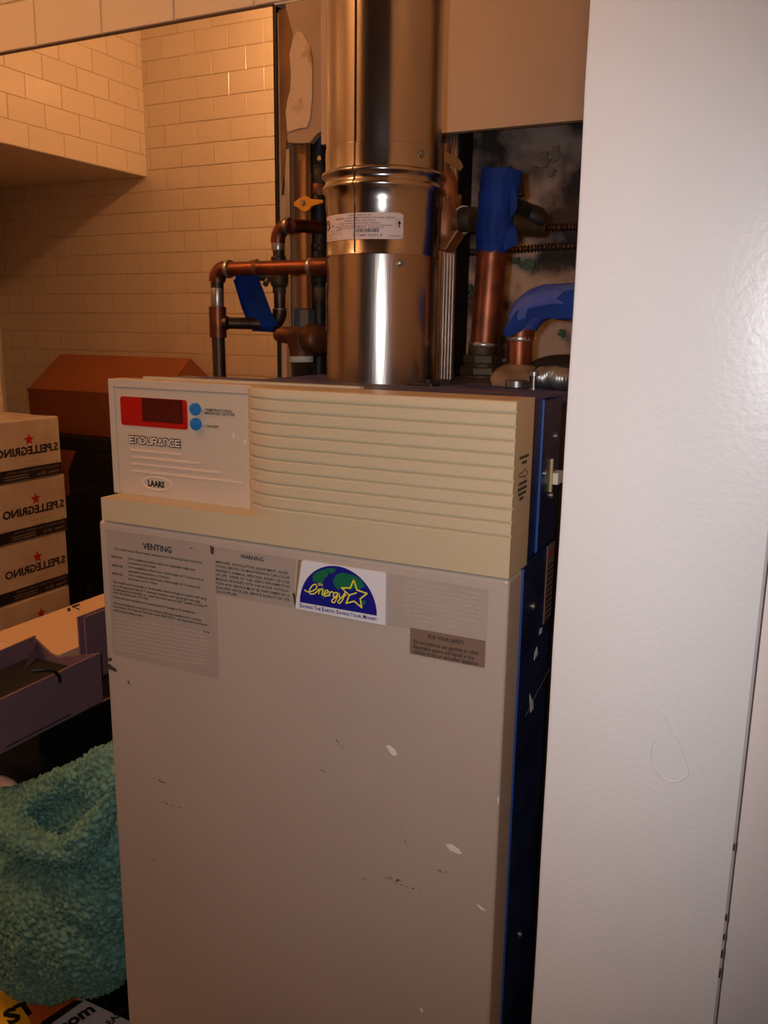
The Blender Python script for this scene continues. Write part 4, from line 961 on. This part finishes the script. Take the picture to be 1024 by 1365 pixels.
# curled inner flap beside the left panel
b = MB(); vs = []
for i in range(9):
    t = i/8; a = t*PI/2
    vs += [(TX0+.004+.030*t, ty1-.006-.055*(1-math.cos(a)), TZ0+.004), (TX0+.004+.030*t, ty1-.006-.055*(1-math.cos(a)), TZ1+.001-.028*t*t)]
n_ = len(vs); vs += [(x+.0012, y+.0012, z) for x, y, z in vs]
fs = [(2*i, 2*i+2, 2*i+3, 2*i+1) for i in range(8)]; fs += [tuple(n_+a for a in f[::-1]) for f in fs]
b.add(vs, fs, M_tray); b.build('curled_flap', mt_, smooth=60)
b = MB(); b.box(TX0+.002, TX1-.002, ty0+.004, ty1-.012, TZ0+.0035, TZ1-.022, M_traydark); b.build('dark_contents', mt_, bevel=.004)
q = [atX(u, v, TX1+.0065) for u, v in ((52, 897), (62, 893), (72, 895), (79, 902), (80, 910))]
q[0] = q[0]+Vector((-.012, 0, 0))
MB().tube(smooth_path(q, 5), .0022, M_black, n=10).build('ribbon_handle', mt_, smooth=60)['label'] = 'black ribbon handle'
MB().box(TX1+.003, TX1+.0036, ty0+.01, ty0+.115, TZ0+.0045, TZ0+.0058, M_traydark).build('crease', mt_)
g2 = thing('mauve_box', 'slim mauve card box standing behind the open tray, next to the boiler', 'box')
gx = -.905; ga = atX(113, 823, gx); gz0 = .7335
b = MB(); b.box(gx-.003, gx, ga.y, ga.y+.20, gz0, ga.z, M_tray); b.build('side_panel', g2)
b = MB(); b.box(gx-.016, gx-.013, ga.y, ga.y+.20, gz0, ga.z-.002, M_tray); b.build('side_panel', g2)
b = MB(); b.box(gx-.013, gx-.003, ga.y+.197, ga.y+.20, gz0, ga.z, M_tray); b.build('end_panel', g2)
b = MB(); b.box(gx-.013, gx-.003, ga.y+.002, ga.y+.197, gz0, gz0+.003, M_tray); b.build('bottom_panel', g2)

sb = thing('shade_block', 'added black block for the shade under the mauve tray, left of the boiler', 'bin')
b = MB(); b.box(-.980, TX1+.001, .712, 1.12, 0, .700, M_black); b.build('body', sb, bevel=.004)  # black block added to keep the gap below the tray dark; carries the tray
b = MB(); b.box(-.982, TX1+.003, .708, 1.125, .700, .7330, M_black); b.build('lid', sb, bevel=.003)

# printed parcel under the blanket
PZ = .372
pb = thing('printed_parcel', 'printed white, orange and yellow parcel under the teal blanket', 'parcel')
b = MB(); b.box(-.93, -.628, .46, .695, 0, PZ, M_parcel); b.build('carton', pb, bevel=.002)
TP = Frame((0, 0, PZ), (0, 1, 0), (-1, 0, 0)); b = MB()
def tz(x, y): return TP.inv(atZ(x/5.689, 1290+y/5.689, PZ))
def clampp(l): return [(max(.463, min(.692, x)), max(.631, min(.927, y))) for x, y in l]
fpoly(b, TP, clampp([tz(*p) for p in ((-60, 180), (-60, 520), (240, 520), (240, 440), (160, 250), (30, 180))])[::-1], M_parcely, .0004)
fpoly(b, TP, clampp([tz(*p) for p in ((160, 250), (240, 440), (240, 520), (330, 440), (600, 240), (300, 180))])[::-1], M_parcelo, .0004)
fpoly(b, TP, clampp([tz(*p) for p in ((240, 500), (330, 470), (640, 250), (560, 250), (320, 412))]), M_ink, .0007)
def tword(s_, p0, p1, cap, bold):
    a_ = Vector(tz(*p0)); b_ = Vector(tz(*p1)); d = (b_-a_); L_ = d.length; d.normalize(); n_ = Vector((-d.y, d.x))
    F_ = Frame(TP.p(a_.x, a_.y), TP.r*d.x+TP.u*d.y, TP.r*n_.x+TP.u*n_.y)
    text(b, F_, s_, 0, L_, 0, cap, M_ink, .0009, bold)
tword('ST', (70, 440), (290, 320), .028, .05)
tword('.com', (440, 520), (728, 330), .020, .04)
tword('EASEL', (842, 440), (975, 310), .0105, .03)
tword('7', (800, 292), (850, 235), .02, .05)
b.build('print', pb)

# teal sherpa blanket: one lumpy folded body with curly pile
bm = bmesh.new()
def ell(c, r, rot=0, tilt=0):
    M_ = Matrix.Translation(c) @ Matrix.Rotation(rot, 4, 'Z') @ Matrix.Rotation(tilt, 4, 'Y') @ Matrix.Diagonal((r[0], r[1], r[2], 1))
    bmesh.ops.create_icosphere(bm, subdivisions=4, radius=1, matrix=M_)
BY = .648
def chain(px, Y, r, k=5):
    pp = smooth_path([atY(u, v, Y+dy) for u, v, dy in px], k)
    for i, p in enumerate(pp): ell(p, (r, r*.9, r))
ell(atY(86, 1232, BY), (.108, .055, .088)); ell(atY(40, 1262, BY), (.095, .05, .062)); ell(atY(120, 1255, BY+.005), (.068, .05, .062)); ell(atY(10, 1205, BY), (.08, .05, .068)); ell(atY(125, 1180, BY+.002), (.062, .045, .062)); ell(atY(150, 1130, BY+.004), (.04, .034, .05))
chain([(-15, 1104, .0), (0, 1108, -.004), (50, 1128, -.010), (90, 1133, -.012), (130, 1104, -.006), (158, 1072, .006)], BY-.028, .0195)
chain([(-15, 1086, .0), (10, 1090, .0), (40, 1108, .002), (70, 1128, .004)], BY-.016, .016)
chain([(-15, 1082, 0), (10, 1074, 0), (70, 1052, .004), (120, 1028, .008), (150, 1016, .012), (166, 1010, .014)], BY+.024, .023)
chain([(-15, 1118, 0), (30, 1112, 0), (90, 1095, .0), (140, 1070, .0)], BY+.036, .020)
ell(atY(158, 1044, BY+.024), (.024, .024, .026)); ell(atY(140, 1056, BY+.03), (.024, .02, .024))
for v in bm.verts: v.co.x = max(-.968, min(-.633, v.co.x)); v.co.y = min(.698, v.co.y); v.co.z = max(PZ+.004, v.co.z)
me = bpy.data.meshes.new('teal_blanket'); bm.to_mesh(me); bm.free()
bl = bpy.data.objects.new('teal_blanket', me); C.objects.link(bl); me.materials.append(M_teal)
md = bl.modifiers.new('remesh', 'REMESH'); md.mode = 'VOXEL'; md.voxel_size = .0055; md.use_smooth_shade = True
md = bl.modifiers.new('smooth', 'SMOOTH'); md.iterations = 7; md.factor = .6
md = bl.modifiers.new('subdivide', 'SUBSURF'); md.levels = 2; md.render_levels = 2
tx = bpy.data.textures.new('folds', 'CLOUDS'); tx.noise_scale = .05; tx.noise_depth = 1
md = bl.modifiers.new('folds', 'DISPLACE'); md.texture = tx; md.strength = .012; md.mid_level = .5; md.texture_coords = 'LOCAL'
tx = bpy.data.textures.new('curls', 'VORONOI'); tx.noise_scale = .0060; tx.distance_metric = 'DISTANCE'; tx.noise_intensity = 1.0
md = bl.modifiers.new('curls', 'DISPLACE'); md.texture = tx; md.strength = -.0062; md.mid_level = .4; md.texture_coords = 'LOCAL'
tag(bl, 'fuzzy teal sherpa blanket bundled in front of the added black block', 'blanket')
q = atY(4, 1046, .692)
pc = MB().ball(q+Vector((0, 0, .0)), .022, M_peach, n=24, sq=(1.25, .5, .5)).build('peach_cloth', smooth=60)
tag(pc, 'scrap of peach cloth at the left edge above the teal blanket', 'cloth')
